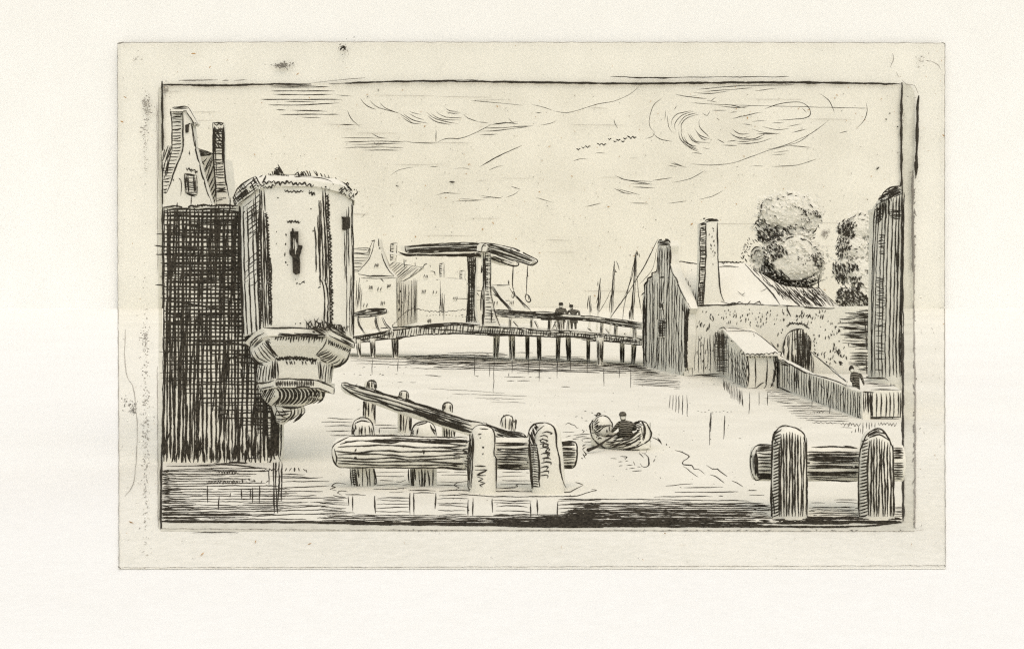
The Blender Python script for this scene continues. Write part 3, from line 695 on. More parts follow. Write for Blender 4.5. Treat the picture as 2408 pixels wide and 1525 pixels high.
# facet between front and right
m.ln([px('W', 1165, 340), px('W', 1180, 700), px('W', 1205, 1100), px('W', 1220, 1525), (777, 770)], 4.5)
for pp in ('1135,350 1150,700 1180,1100 1190,1525', '1110,490 1118,800 1135,1100 1140,1490', '1090,480 1100,900 1105,1525', '1075,670 1090,1100 1105,1450', '1150,680 1165,1000 1170,1525', '1035,810 1050,1000 1055,1370'):
    m.s('W', pp, 4)
for dx in (-16, -8): m.ln([px('W', 1190 + dx * 5, 1450), (779 + dx, 690), (778 + dx, 768)], 4)
m.zig(pts('W', '1195,420 1200,600 1210,800 1230,1100 1240,1525') + [(780, 700), (779, 770)], 76, 3.4, 4.2)
m.hatch(pts('W', '1175,360 1205,440 1215,700 1190,700'), 89, 4, 4, .3, 4)
# right edge
for pp in ('1505,400 1500,700 1510,1100 1520,1525', '1490,530 1485,800 1495,1100 1505,1525', '1450,560 1450,900 1455,1300', '1430,600 1430,1000 1425,1400 1430,1525', '1400,880 1405,1100 1408,1450'):
    m.s('W', pp, 4)
m.ln([px('W', 1512, 1400), (831, 720), (831, 796)], 5); m.ln([px('W', 1480, 1400), (822, 720), (823, 790)], 3.6); m.ln([px('W', 1430, 1400), (815, 720), (814, 780)], 3); m.ln([(827, 650), (827, 790)], 4.5)
# marks on the light faces
m.zig(pts('W', '695,745 740,750 790,740 855,762'), 10, 3, 4)
m.s('W', '680,890 685,925;680,1005 672,1035;670,1125 665,1175;675,1230 685,1260;700,1275 703,1282;568,865 570,872;565,1015 570,1018;1018,850 1022,870;800,1455 806,1462;815,1515 825,1505;905,1480 910,1500;840,1510 870,1515;575,450 595,457;985,590 998,594', 3.6)
m.s('B', '850,35 860,30;880,30 900,18;845,272 850,272;870,270 880,272;980,60 1000,50;690,250 700,260', 3.4)
m.zig(pts('W', '670,370 740,380 900,375'), 12, 2.4, 3.4); m.zig(pts('W', '965,380 1045,415'), 5, 4, 4)
m.build('tower_shaft', turret)
m = MB('near', 37)                                       # sloping parapet ring
loft(m, [((566, 442), (612, 414), (772, 416), (828, 448), 36.9, 37.6), ((550, 470), (606, 430), (778, 428), (836, 458), 36.3, 37.3), ((556, 486), (622, 442), (772, 444), (834, 474), 36.3, 37.3), ((564, 484), (626, 444), (768, 446), (830, 472), 36.45, 37.4)], rnd=1.0)
for i, v in enumerate(m.v):                              # a crumbling rim
    v.z += R.gauss(0, .025); v.x += R.gauss(0, .012)
m.hatch(pts('W', '35,470 100,330 310,190 385,300 330,360 120,530 55,540'), -38, 5, 4.4, .3, 4)
m.hatch(pts('W', '35,470 100,330 310,190 385,300 330,360 120,530 55,540'), 60, 5.4, 4, .3, 4)
m.s('W', '35,470 60,390 110,320 200,250 315,188;40,480 55,540 110,560;120,540 230,470 330,390 385,310;300,420 380,360', 4.5)
m.s('W', '350,210 400,180;380,300 420,230 440,180;790,195 900,205 1040,210 1150,225 1240,260 1275,300', 4)
m.zig(pts('W', '385,310 420,270 480,260 540,262 620,285 680,262 760,270 820,290 920,280 1025,310'), 24, 3.4, 4)
m.zig(pts('W', '400,330 480,320 560,300'), 8, 3, 3.6)
m.zig(pts('W', '1090,345 1180,340 1240,380 1290,450 1320,420'), 14, 4, 4.2)
m.hatch(pts('W', '1320,320 1450,320 1510,400 1500,530 1430,540 1320,470'), -40, 4.6, 4.2, .4, 6, brk=.3)
m.hatch(pts('W', '1330,330 1450,330 1500,420 1480,520 1400,500'), 55, 5.6, 4, .4, 6, brk=.3)
m.s('W', '1320,470 1390,505 1440,545;1510,400 1518,450 1500,540', 4)
m.build('parapet', turret)
m = MB('near', 37.3)                                     # corbel mouldings
loft(m, [((575, 806), (617, 771), (774, 777), (836, 802), 36.28, 37.3), ((587, 814), (630, 789), (771, 791), (834, 819), 36.28, 37.3)])
loft(m, [((588, 815), (634, 790), (768, 792), (826, 820), 36.4, 37.35), ((590, 840), (638, 812), (758, 815), (820, 844), 36.5, 37.4), ((618, 860), (650, 842), (744, 843), (790, 866), 36.8, 37.5)])
loft(m, [((606, 858), (652, 843), (746, 844), (787, 862), 36.85, 37.5), ((603, 900), (653, 891), (748, 892), (778, 905), 36.85, 37.5)])
loft(m, [((604, 904), (646, 890), (741, 891), (787, 911), 36.7, 37.45), ((610, 919), (648, 910), (737, 911), (786, 926), 36.7, 37.45)])
loft(m, [((612, 919), (650, 911), (735, 912), (766, 922), 36.85, 37.5), ((617, 937), (652, 932), (732, 932), (762, 936), 36.95, 37.55), ((636, 953), (662, 955), (700, 956), (738, 948), 37.3, 37.7)])
loft(m, [((638, 953), (662, 957), (696, 957), (715, 954), 37.25, 37.7), ((645, 974), (664, 976), (694, 976), (715, 968), 37.3, 37.7), ((652, 996), (658, 998), (668, 998), (674, 990), 37.6, 37.75)])
m.s('V', '340,150 500,160 700,155 880,165;350,215 280,250 190,325;415,260 560,255 700,240 900,250 1080,265;1120,190 1250,250 1400,320;1100,240 1220,300 1390,385;1395,320 1392,390;1200,220 1395,330;1240,280 1380,360', 4)
m.hatch(pts('V', '500,215 880,225 1060,240 1060,280 900,275 500,255'), 4, 3.2, 4, .3, 8)
for u in range(480, 1040, 30): m.s('V', f'{u+10},250 {u+4},{R.randint(270,290)} {u-6},{R.randint(295,340)}', 4, taper=.1)
m.s('V', '190,325 185,420 210,510 260,570 340,590;340,330 330,350', 4).hatch(pts('V', '185,330 310,260 350,300 240,400'), -50, 5.5, 4, .3, 4)
for t in ('205,430 240,520 340,590', '240,420 290,510 390,555', '280,380 340,480 420,540', '300,360 370,450 440,525', '330,340 410,440 470,500', '350,330 440,430 490,470', '215,460 250,540 300,575', '380,290 420,370 500,480', '400,280 410,370 480,460'): m.s('V', t, 4.4)
m.hatch(pts('V', '360,310 410,280 430,400 510,480 470,510 400,430'), 55, 3.4, 4.2, .3, 3)
m.s('V', '1080,280 1040,370 950,470;1355,400 1330,480 1300,540 1200,610 1130,620;960,470 1000,500;1000,520 1080,560', 4.4)
for t in ('960,465 1020,440 1080,410', '965,480 1050,450 1110,425', '1000,510 1080,470 1140,440', '1020,520 1100,500 1150,460', '1050,545 1120,510 1170,470', '1090,560 1160,520 1200,480', '1120,580 1190,550 1230,520', '1130,600 1220,580 1280,510', '1140,610 1230,600 1300,530'): m.s('V', t, 4.6)
for i in range(12): m.s('V', f'{1100+i*22},{290+i*10} {1105+i*21},{330+i*8} {1095+i*20},{350+i*8}', 4.4, taper=.1)
m.zig(pts('V', '480,510 600,500 700,495 800,505 960,525'), 34, 2.6, 4.4); m.zig(pts('V', '500,525 700,510 960,535'), 26, 3, 4)
for u in (600, 640, 660, 690, 780, 820, 880, 900, 930): m.s('V', f'{u},535 {u+15},560 {u+18},585', 3.4, taper=.1)
m.hatch(pts('V', '440,540 500,530 515,740 440,740'), 88, 3.2, 4.4, .3, 3)
for u in (275, 300, 335, 365, 400, 425): m.s('V', f'{u+25},590 {u+8},680 {u},790', 4)
m.s('V', '260,620 262,780 300,800 400,785 470,760', 4).s('V', '270,620 290,600 310,640 290,770', 3.6)
m.hatch(pts('V', '970,550 1010,540 1020,760 970,750'), 88, 3.4, 4.6, .2, 3)
for u in (1030, 1060, 1090, 1115, 1130): m.s('V', f'{u+15},580 {u},700 {u-5},800', 4.2)
m.s('V', '480,755 640,745 800,755 920,760 980,770 1100,820 1165,850;500,840 650,850 800,840 930,850 1000,860 1100,905 1165,920;1160,845 1165,920;490,770 490,835', 4.2)
for u in range(500, 940, 20): m.s('V', f'{u},765 {u+2},800 {u+2},835', 3.8, taper=.2)
m.s('V', '270,800 300,870;300,860 380,850 460,830', 4).hatch(pts('V', '310,860 480,830 470,940 400,1040 310,1000'), -62, 4.2, 4.2, .3, 4)
for i, u in enumerate(range(480, 1000, 45)): m.s('V', f'{u},850 {u+45},900 {u+40},980 {u-40+i*3},{1050-i*2}', 4.6); m.s('V', f'{u+22},855 {u+62},910 {u+50},985 {u-10},{1052-i*2}', 4)
m.hatch(pts('V', '870,880 1000,880 1000,960 900,1010 840,1010'), -60, 4, 4, .3, 6)
m.s('V', '1055,890 1045,950 990,1005;450,1040 560,1070 680,1085 800,1060 920,1010 980,960', 4.4)
m.s('V', '470,1050 500,1110 480,1180 490,1250 560,1275;810,1070 820,1130 760,1200 690,1250;780,1080 780,1150 700,1230;740,1085 740,1150 650,1235;700,1090 700,1150 620,1240;660,1095 660,1160 570,1250;480,1120 560,1130 660,1115;480,1160 560,1165 640,1150;490,1210 560,1215 620,1200;490,1240 600,1240', 4.2)
m.s('V', '500,1110 560,1180 600,1190;560,1090 600,1150', 3.4)
m.build('corbel', turret)
m = MB('near', 36)
FS = flat(36.14)
slit = pts('W', '735,870 762,862 765,830 772,868 828,866 826,1030 880,1040 860,1120 842,1180 850,1260 845,1380 800,1396 768,1370 762,1180 730,1140 740,1050')
m.slab(slit, FS, .35, 1)
m.s('W', '800,960 800,1150;780,950 778,1080;815,1000 815,1100', 2.2, mat=0)
m.s('W', '730,1080 735,1150 765,1180;765,825 762,870;738,865 760,900', 3)
m.build('arrow_slit', turret)
m = MB('near', 37)
pr = Plane((XD(768, 36.4), 36.4), (XD(831, 37.4), 37.4))
m.slab(pts('W', '1325,690 1402,692 1404,830 1355,852 1336,845 1340,720'), pr, .35, 1, -.26)
m.build('loophole', turret)
# weeds
m = MB('near', 36.7)
w_ = dict(d=lambda x, y: 36.6 + abs(x - 692) * .006)
for t in ('360,215 400,185 420,200 410,250;420,190 440,240 450,180 470,230;470,150 490,230 500,160 510,220;520,130 540,210 545,120 570,220;560,100 590,190 600,90 630,190;585,40 610,90 640,150 655,160;620,140 640,210 660,170 680,210;680,170 700,200 715,190 735,215;540,110 600,80 570,140 640,120', '790,185 830,140 850,200 870,135;800,190 860,205;1020,120 1060,180 1075,200;1045,125 1080,195;1105,150 1140,210;1150,160 1180,225;1200,170 1230,250;1245,210 1275,270;1290,200 1320,270;1255,240 1310,230',
          '1380,280 1400,310 1440,270 1455,300;1460,350 1490,360 1500,400 1530,420 1560,390 1545,350;1580,380 1585,385;1520,350 1530,360;1360,320 1420,300 1450,340'): m.s('W', t, 4, **w_)
m.hatch(pts('W', '830,190 880,130 960,115 1000,190 920,210'), 70, 4, 4.2, .4, 5, **w_)
m.hatch(pts('W', '500,140 600,90 640,160 520,215'), 68, 6, 3.6, .4, 5, **w_)
w2 = dict(d=lambda x, y: 36.1 + max(0, x - 770) * .018)
for i in range(30):
    t = i / 29; x, y = px('V', 840 + 480 * t, 150 + 60 * max(0, t - .4))
    m.ln([(x, y + R.uniform(0, 6)), (x + R.gauss(-1, 3), y - R.uniform(4, 10)), (x + R.gauss(-3, 5), y - R.uniform(10, 24) * (1.1 - abs(t - .25)))], 4, taper=.1, **w2)
m.hatch(pts('V', '880,150 1100,120 1180,150 1320,220 1280,240 1100,180 1060,250 920,210'), 30, 4.4, 4.2, .4, 6, **w2)
m.hatch(pts('V', '900,140 1130,120 1110,180 930,200'), -50, 5, 4, .4, 6, **w2)
wd_ = m.build('weeds'); tag(wd_, 'ragged dark weeds sprouting from the top and ledge of the white turret', 'weeds', kind='stuff')

# ================================================================== NEAR LEFT: mooring posts and beams
def post(lbl, grp, cxp, wtop, wbot, ytop, ybot, d, sy=.62, round_=.5, ink=None, tone='near', lean=0.0, crown=None):
    """a worn timber post with a domed head: a lathe from below the water up"""
    s = FPX / d
    rb, rt = wbot / 2 / s, wtop / 2 / s
    X = XD(cxp, d); zt = W(0, ytop, d).z
    m = MB(tone, d)
    rows = []; n = 18
    h = zt + .4
    prof = [(-.4, rb), (h * .35 - .4, rb * .98), (h * .62 - .4, (rb + rt) / 2)]
    dome = rt * round_ * 2
    prof += [(zt - dome, rt)] + [(zt - dome + dome * math.sin(a), rt * math.cos(a) ** .8 + .001) for a in (.35, .7, 1.0, 1.25, 1.42)]
    for z, r in prof:
        k = (z + .4) / h
        rows.append([Vector((X + lean * k + r * math.cos(2 * math.pi * i / n) * (1 + .03 * math.sin(i * 2.1 + z * 3)), d + sy * r * math.sin(2 * math.pi * i / n), z)) for i in range(n)])
    m.grid(rows, True); m.face(list(reversed(rows[0]))); m.face(rows[-1])
    if ink: ink(m)
    return own(m, 'mooring_post', (X, d, -.4), lbl, 'post', grp, smooth=True)

GP = 'mooring posts standing in the canal'
def i1(m):
    m.s('G', '1280,590 1285,650 1272,760 1270,900 1272,1060 1290,1070;1300,560 1340,525 1400,515 1450,530 1490,570 1500,640 1495,780 1515,800 1512,950 1515,1070;1310,590 1315,660 1312,790 1305,850', 4.6)
    m.hatch(pts('G', '1275,600 1312,590 1312,900 1300,1060 1272,1060'), 90, 3.2, 4.4, .2, 3)
    m.s('G', '1370,545 1445,550;1355,595 1390,590;1370,625 1380,627', 3.6)
    m.s('G', '1325,870 1425,870;1330,905 1430,905 1350,945 1425,950;1345,960 1400,980 1360,1000 1420,1020 1370,1035 1395,1050', 3.8)
    m.s('G', '1395,705 1410,712;1395,760 1405,765;1400,700 1402,716', 6)
def i2(m):
    m.s('G', '1785,620 1800,560 1840,510 1900,495 1960,500 2010,530 2035,600 2035,680 2060,790 2070,900 2095,1010 2120,1058;1860,680 1850,620 1880,560 1930,520;1860,680 1880,800 1890,900 1885,1000 1890,1050;1800,600 1800,750 1820,900 1835,1070;1840,500 1880,540', 4.8)
    m.hatch(pts('G', '1790,620 1830,530 1870,530 1850,620 1850,700 1800,700'), 70, 4, 4.6, .3, 4)
    for i in range(18): v = 690 + i * 21; m.s('G', f'{1805+i*1.5},{v} {1835+i},{v-4} {1872+min(i,10)},{v+2}', 3.8)
    m.hatch(pts('G', '1795,680 1815,690 1838,1060 1820,1060'), 88, 3, 4.4, .3, 4)
    for u, v in ((1960, 580), (1940, 610), (1930, 645), (1940, 680), (1945, 715), (1950, 765), (1960, 800), (1955, 840), (1945, 880), (1950, 920), (1940, 955)):
        m.s('G', f'{u-50},{v+4} {u-10},{v-8} {u+R.randint(10,40)},{v+R.randint(-4,8)} {u+R.randint(0,30)},{v+R.randint(10,22)}', 3.6)
    m.zig(pts('G', '1900,640 1940,700 1970,780 1920,820'), 10, 5, 3.4)
post('pale worn mooring post with few notches, left of its broader pale twin', GP, 1135, 56, 63, 998, 1156, 32.75, ink=i1)
post('broader pale mooring post with dark left flank and scribbled bark at the log end', GP, 1289, 62, 78, 992, 1156, 32.7, ink=i2, lean=.0)
def i3(m):
    m.s('G', '262,600 265,540 290,480 340,450 400,455 440,500 458,600;290,500 350,478 420,490;265,590 285,560 300,520', 4.6)
    m.hatch(pts('G', '262,600 268,530 300,490 290,600'), 85, 4.4, 4.2, .3, 4); m.s('G', '330,530 325,600;350,520 350,600;375,530 378,600;410,520 420,600;430,540 440,600;340,540 342,590', 4)
    m.hatch(pts('G', '245,885 320,885 325,1085 262,1050'), 84, 4.4, 4.2, .3, 4); m.hatch(pts('G', '330,885 465,885 462,1085 320,1080'), 86, 8.5, 4, .3, 8)
    for i in range(8): m.s('G', f'{255+i*2},{910+i*20} {285},{905+i*20} {300},{918+i*20}', 3.6)
    m.s('G', '455,890 470,960 480,1030', 3.6)
def i4(m):
    m.s('G', '768,610 780,560 820,505 880,485 930,490 980,530 1000,610;820,520 900,495;780,600 800,560;835,540 825,600;860,510 930,488;940,510 985,600', 4.6)
    m.hatch(pts('G', '770,600 785,560 800,540 800,600'), 84, 4.4, 4, .3, 4); m.hatch(pts('G', '930,520 970,540 1000,610 975,590'), 60, 4.4, 4, .3, 3)
    m.hatch(pts('G', '750,885 810,885 812,1085 765,1080'), 88, 3.4, 4.4, .3, 4); m.hatch(pts('G', '815,890 980,890 980,1050 815,1075'), 88, 9, 3.6, .3, 22)
post('dark striped mooring post behind the left end of the thick floating log', GP, 852, 52, 58, 984, 1142, 33.85, ink=i3)
post('mooring post with round pale head behind the middle of the thick log', GP, 996, 60, 62, 989, 1140, 33.85, ink=i4)
GF = 'row of thin posts carrying the sloping beam'
def far_ink(t, polys):
    def f(m):
        m.s('G', t, 4)
        for p, g in polys: m.hatch(pts('G', p), 89, g, 3.8, .3, 4)
    return f
post('thin dark capped post under the raised tip of the sloping beam', GF, 868, 24, 27, 894, 1010, 47.6, ink=far_ink('390,190 400,140 430,130 470,145 480,200;360,320 372,310 360,440;465,320 462,500;410,320 405,440', [('388,190 400,140 470,140 478,205', 3.6), ('365,310 400,310 395,450 360,440', 4), ('430,310 470,320 462,480 440,470', 3.8)]))
post('thin dark post under the sloping beam, second along from its raised tip', GF, 949, 25, 28, 918, 1016, 44.9, ink=far_ink('668,270 680,230 715,218 750,235 755,290;665,405 690,430 680,570;780,450 770,570;700,410 780,440', [('735,230 755,240 755,290 735,285', 3.6), ('668,270 680,235 700,225 690,275', 3.6), ('670,410 780,440 770,570 680,570', 5.6)]))
post('thin dark post under the middle of the sloping beam, third along from its tip', GF, 1052, 24, 26, 943, 1040, 42.2, ink=far_ink('1048,390 1050,345 1085,318 1125,330 1138,405;1060,540 1070,625;1158,560 1150,628', [('1048,390 1052,345 1075,325 1070,390', 3.8), ('1100,330 1135,340 1138,400 1110,400', 4), ('1062,540 1158,550 1150,625 1070,625', 5.6)]))
post('thin dark post with a ragged head between the two pale posts', GF, 1195, 33, 36, 977, 1060, 40.4, ink=far_ink('1548,520 1560,460 1600,432 1650,445 1668,490 1690,470 1670,580;1575,430 1590,440', [('1548,520 1570,450 1600,435 1600,560 1560,530', 5.4), ('1610,440 1690,470 1670,580 1620,570', 5)]))

# the thick floating log
m = MB('near', 33.25)
n = 20; rows = []
for x, ry, yc in ((781, 14, 1062), (784, 26, 1062), (794, 34, 1063), (820, 38, 1063), (900, 38, 1063), (1000, 38, 1064), (1120, 38, 1065), (1250, 37, 1066), (1345, 35, 1067), (1353, 31, 1067), (1357, 22, 1067)):
    c = W(x, yc, 33.25); r = ry * 33.25 / FPX
    rows.append([c + Vector((0, .27 * (r / .49) * math.cos(2 * math.pi * k / n), r * math.sin(2 * math.pi * k / n))) for k in range(n)])
m.grid(rows, True); m.face(list(reversed(rows[0]))); m.face(rows[-1])
m.s('G', '90,740 100,700 150,660 240,612;90,740 95,800 130,860 200,882 450,880 800,885 1050,885 1265,905;240,612 450,605 650,608 900,620 1265,625;110,720 130,800 125,850', 4.6)
m.s('G', '160,680 300,650 600,668 750,655 1260,690;140,705 350,695 600,690 900,710 1250,700;110,740 300,755 500,735 700,745 1000,740 1240,740;140,770 400,765 600,775 800,790 1200,770;130,795 400,810 600,798 800,815 1200,800;130,820 400,835 700,830 900,830 1250,850;140,845 500,862 900,862 1230,855;200,660 300,655;390,650 600,640 800,655 1000,655 1260,665;600,625 900,640 1265,645;1050,715 1240,730;1140,760 1260,765;1140,790 1250,788;1000,875 1220,890;1080,855 1200,875', 4)
m.hatch(pts('G', '390,645 640,640 1260,650 1260,672 900,668 500,660'), 1, 3.6, 4, .3, 20, brk=.4)
m.s('G', '285,745 300,720;280,800 305,800;290,790 298,810;875,735 920,745;885,765 890,730;345,770 360,772;700,700 715,702', 5)
m.hatch(pts('G', '1515,660 1795,665 1795,895 1520,890'), .5, 5.8, 4.4, .25, 5, brk=.2); m.hatch(pts('G', '1530,860 1795,870 1795,895 1530,895'), .5, 3.4, 4.4, .2, 5)
m.hatch(pts('G', '1270,640 1270,900 1240,900 1240,640'), 0, 6.4, 3.6, .3, 10)
m.hatch(pts('G', '2060,660 2195,665 2210,760 2195,860 2160,890 2085,870'), 0, 6.0, 4.6, .2, 4)
m.s('G', '2065,660 2195,665 2215,760 2195,860 2160,890 2100,885;2090,870 2170,882', 5).hatch(pts('G', '2090,860 2190,865 2165,892 2100,890'), 0, 3, 5, .2, 3).hatch(pts('G', '2060,655 2190,662 2190,690 2065,690'), 1, 3, 5, .2, 3)
own(m, 'floating_log', (XD(1068, 33.25), 33.25, W(0, 1103, 33.25).z), 'thick floating log held between pale and dark posts at the near left', 'log', smooth=True)

# the sloping beam sinking towards the right
m = MB('near', 44)
n = 14; rows = []
for x, y, ry in ((802, 906, 3), (806, 908, 9), (815, 913, 12), (860, 927, 15), (950, 958, 17), (1050, 988, 18), (1110, 1006, 19), (1180, 1024, 18), (1250, 1040, 14)):
    d = 46.4 - (x - 802) / 440 * 8.4
    c = W(x, y, d); r = ry * d / FPX
    rows.append([c + Vector((.25 * r * math.sin(2 * math.pi * k / n), .5 * r * math.cos(2 * math.pi * k / n), r * math.sin(2 * math.pi * k / n))) for k in range(n)])
m.grid(rows, True); m.face(list(reversed(rows[0]))); m.face(rows[-1])
m.s('G', '170,155 200,148 300,180 420,200 560,250 800,320 1000,380 1180,450 1400,500;170,160 190,190 260,240 360,290 500,320 650,380 760,400 900,450 1030,500 1160,545 1290,580;1400,490 1560,560 1720,580 1780,620;1500,610 1600,640 1780,668;190,165 300,200', 4.6)
m.s('G', '200,180 330,230 480,270 700,330 900,400 1100,460 1300,520;260,230 420,275 600,335 800,400 1000,455 1280,545;300,180 450,225 700,300 950,370 1300,490;350,190 480,235 700,280 900,360 1150,440;480,300 700,370 1000,480 1280,560;1500,560 1650,610 1770,640;1500,530 1640,580 1770,615;1520,590 1700,640', 4)
m.hatch(pts('G', '640,350 900,400 1200,480 1290,530 1280,570 1000,490 760,400'), 17, 4, 4.2, .3, 30, brk=.4)
m.hatch(pts('G', '290,165 380,190 400,220 320,205'), 16, 3.4, 4, .3, 6); m.hatch(pts('G', '1500,540 1720,585 1790,640 1780,668 1510,605'), 17, 3.6, 4.2, .3, 14, brk=.3)
m.hatch(pts('G', '700,290 1000,390 1300,500 1290,520 900,400'), 18, 4.4, 3.6, .3, 20, brk=.4)
own(m, 'sloping_beam', (XD(1030, 42), 42, W(0, 1040, 42).z), 'long dark beam slanting down to the right over the row of thin posts', 'beam', smooth=True)

# ---- near right
def i5(m):
    m.s('K', '1325,800 1325,600 1335,400 1340,270 1360,235 1400,205 1450,208 1500,225 1540,260 1545,290 1555,400 1560,600 1562,800;1375,330 1345,290 1350,260 1395,225', 5)
    for i in range(10): u = 1390 + i * 18.6; m.ln(pts('K', f'{u},{240+abs(i-3)*7} {u+R.gauss(0,3)},400 {u+R.gauss(0,3)},600 {u+R.gauss(0,3)},800'), R.uniform(4, 5))
    for i in range(27): v = 250 + i * 21; m.s('K', f'{1335-min(i,6)},{v+10} {1360},{v-2} {1388},{v-14}', 4.4)
    m.s('K', '1330,300 1330,500 1328,800;1380,330 1378,560 1380,800', 5); m.s('K', '1460,360 1465,420;1455,390 1470,425', 7); m.s('K', '1545,290 1550,320', 5)
    m.hatch(pts('K', '1326,640 1345,640 1345,800 1326,800'), 88, 3.4, 4.4, .3, 4)
def i6(m):
    m.s('K', '1905,800 1900,600 1910,400 1925,330 1960,260 2025,222 2070,245 2110,310 2128,400 2130,600 2135,800;1960,275 2025,245 2085,260;1970,280 2040,262 2100,300;1975,300 1960,500 1968,800', 5)
    m.hatch(pts('K', '1955,262 2025,222 2075,250 2030,238 1965,275'), -22, 3, 4.6, .3, 4)
    for i in range(9): u = 1984 + i * 18; m.ln(pts('K', f'{u},{280+abs(i-2)*8} {u+R.gauss(0,3)},430 {u+R.gauss(0,3)},600 {u+R.gauss(0,3)},800'), R.uniform(3.9, 4.9))
    for i in range(24): v = 300 + i * 21.5; m.s('K', f'{1918-min(i,8)*1.6},{v+8} {1940},{v} {1965},{v-10}', 4.4)
    m.s('K', '2045,430 2055,480;2035,460 2060,455;2050,440 2042,490', 6); m.hatch(pts('K', '2110,480 2130,480 2135,800 2115,800'), 89, 3.6, 4.4, .3, 4)
post('broad dark striped post at the lower right, left one crossing the log', GP, 1855, 80, 85, 1001, 1222, 29.3, round_=.42, ink=i5)
post('broad dark striped post with peaked head at the lower right corner', GP, 2061, 78, 84, 1006, 1222, 29.3, round_=.55, ink=i6)
m = MB('near', 30.1); rows = []; n = 20
for x, ry in ((1766, 30), (1769, 38), (1778, 42), (1860, 43), (2000, 43), (2121, 43)):
    c = W(x, 1088, 30.1); r = ry * 30.1 / FPX
    rows.append([c + Vector((0, .3 * (r / .49) * math.cos(2 * math.pi * k / n), r * math.sin(2 * math.pi * k / n))) for k in range(n)])
m.grid(rows, True); m.face(list(reversed(rows[0]))); m.face(rows[-1])
m.s('K', '1200,370 1240,330 1330,330;1200,365 1190,420 1195,500 1225,560 1260,550 1335,555;1225,365 1225,430 1235,510;1590,345 1750,342 1895,352;1580,550 1700,560 1890,568;1800,335 1890,350;1215,400 1240,520', 5)
m.hatch(pts('K', '1240,330 1335,330 1335,365 1225,370'), -5, 3, 5, .2, 4); m.hatch(pts('K', '1195,400 1235,380 1240,540 1215,530'), 88, 3.4, 4.6, .2, 3)
m.hatch(pts('K', '1235,375 1335,375 1335,550 1235,550'), 0, 9, 4.6, .2, 3); m.hatch(pts('K', '1230,520 1335,515 1335,555 1240,555'), 0, 3.4, 4.6, .2, 3)
m.hatch(pts('K', '1565,375 1905,378 1900,425 1565,425'), 0, 3.4, 4.8, .3, 5, brk=.25); m.hatch(pts('K', '1565,425 1905,425 1895,560 1575,550'), .5, 7.0, 4.6, .25, 5, brk=.2); m.hatch(pts('K', '1565,500 1895,505 1895,545 1575,540'), .5, 3.8, 4.4, .3, 12, brk=.3)
m.hatch(pts('K', '2130,345 2192,345 2192,420 2130,420'), 0, 3.6, 4.6, .2, 3); m.hatch(pts('K', '2130,440 2192,440 2192,565 2130,565'), 0, 5.6, 4, .2, 4)
own(m, 'floating_log', (XD(1944, 30.1), 30.1, W(0, 1131, 30.1).z), 'dark cut log lying behind the two broad striped posts at lower right', 'log', smooth=True)

# ================================================================== THE DRAWBRIDGE
BA, BB = (XD(826, 84.8), 84.8), (XD(1516, 76.6), 76.6)
PB = Plane(BA, BB)
PBF = Plane((BA[0] + PB.n.x * 3, BA[1] + PB.n.y * 3), (BB[0] + PB.n.x * 3, BB[1] + PB.n.y * 3))
bridge = thing('drawbridge', (XD(1150, 81), 81, 0), 'wooden drawbridge on slender piles with two tall posts and overhead balance beams', 'drawbridge')
top_ = pts('C', '100,1152 300,1120 510,1082 800,1046 1000,1025 1180,1012 1400,1030 1600,1052 1800,1058') + pts('D', '0,962 300,968 640,1000 1010,1046')
bot_ = pts('D', '1010,1105 640,1062 300,1022 0,1018') + pts('C', '1800,1135 1560,1132 1180,1115 1000,1120 800,1130 510,1165 300,1190 100,1215')
m = MB('mid', 82)
m.slab([(690, 812)] + top_ + bot_ + [(690, 824)], PB, 3.2)
m.ln(top_, 4); m.ln(list(reversed(bot_)), 4)
m.s('C', '600,1070 800,1040 1000,1020 1180,1008 1400,1030;800,1035 1000,1015 1150,1008 1390,1028', 4.5)
m.hatch(pts('C', '800,1040 1180,1008 1400,1028 1390,1045 1180,1030 820,1060'), -2, 2.6, 3.4, .3, 10)
dq = top_ + bot_
m.hatch(dq, 97, 5.6, 2.8, .3, 2, skip=.08); m.hatch(dq, 4, 10, 2.6, .3, 20, brk=.6, skip=.3)
m.hatch(pts('C', '1400,1030 2288,1075 2288,1150 1560,1130 1180,1115'), 2.2, 6.4, 2.4, .3, 14, brk=.4)
m.hatch(pts('D', '0,965 640,1000 1010,1048 1010,1105 640,1062 0,1018'), 4, 5.4, 2.4, .3, 14, brk=.4)
m.s('C', '110,1190 300,1160 500,1120;560,1180 620,1160;1500,1133 1620,1135', 4)
m.hatch(pts('C', '100,1150 300,1118 480,1090 500,1110 110,1180'), -8, 3.2, 3, .3, 8, brk=.3)
m.build('deck', bridge)
deckz = {}
def pile(x0, ytop, x1, ybot, w, heavy, d=None):
    d = d or min(dwater(ybot), PB.hit(x1, ybot).y + 2.7); ybot = HOR + CAM_H * FPX / d; m = MB('mid', d); r = w / 2 * d / FPX
    a, b = W(x0, ytop - 6, d), W(x1, ybot, d)
    m.tube([a, (a + b) / 2, Vector((b.x, b.y, -.25))], [r * 1.05, r, r * .85], 8)
    m.ln([(x0 - w * .42, ytop), (x0 - w * .3, (ytop + ybot) / 2), (x1 - w * .3, ybot)], 3.4); m.ln([(x0 + w * .4, ytop), (x1 + w * .3, ybot)], 3)
    k = heavy
    for i in range(k): f = (i + .5) / k - .5; m.ln([(x0 + w * f * .8, ytop + R.uniform(0, 4)), (x1 + w * f * .6, ybot - R.uniform(0, 5))], 3.4)
    m.build('pile', bridge)
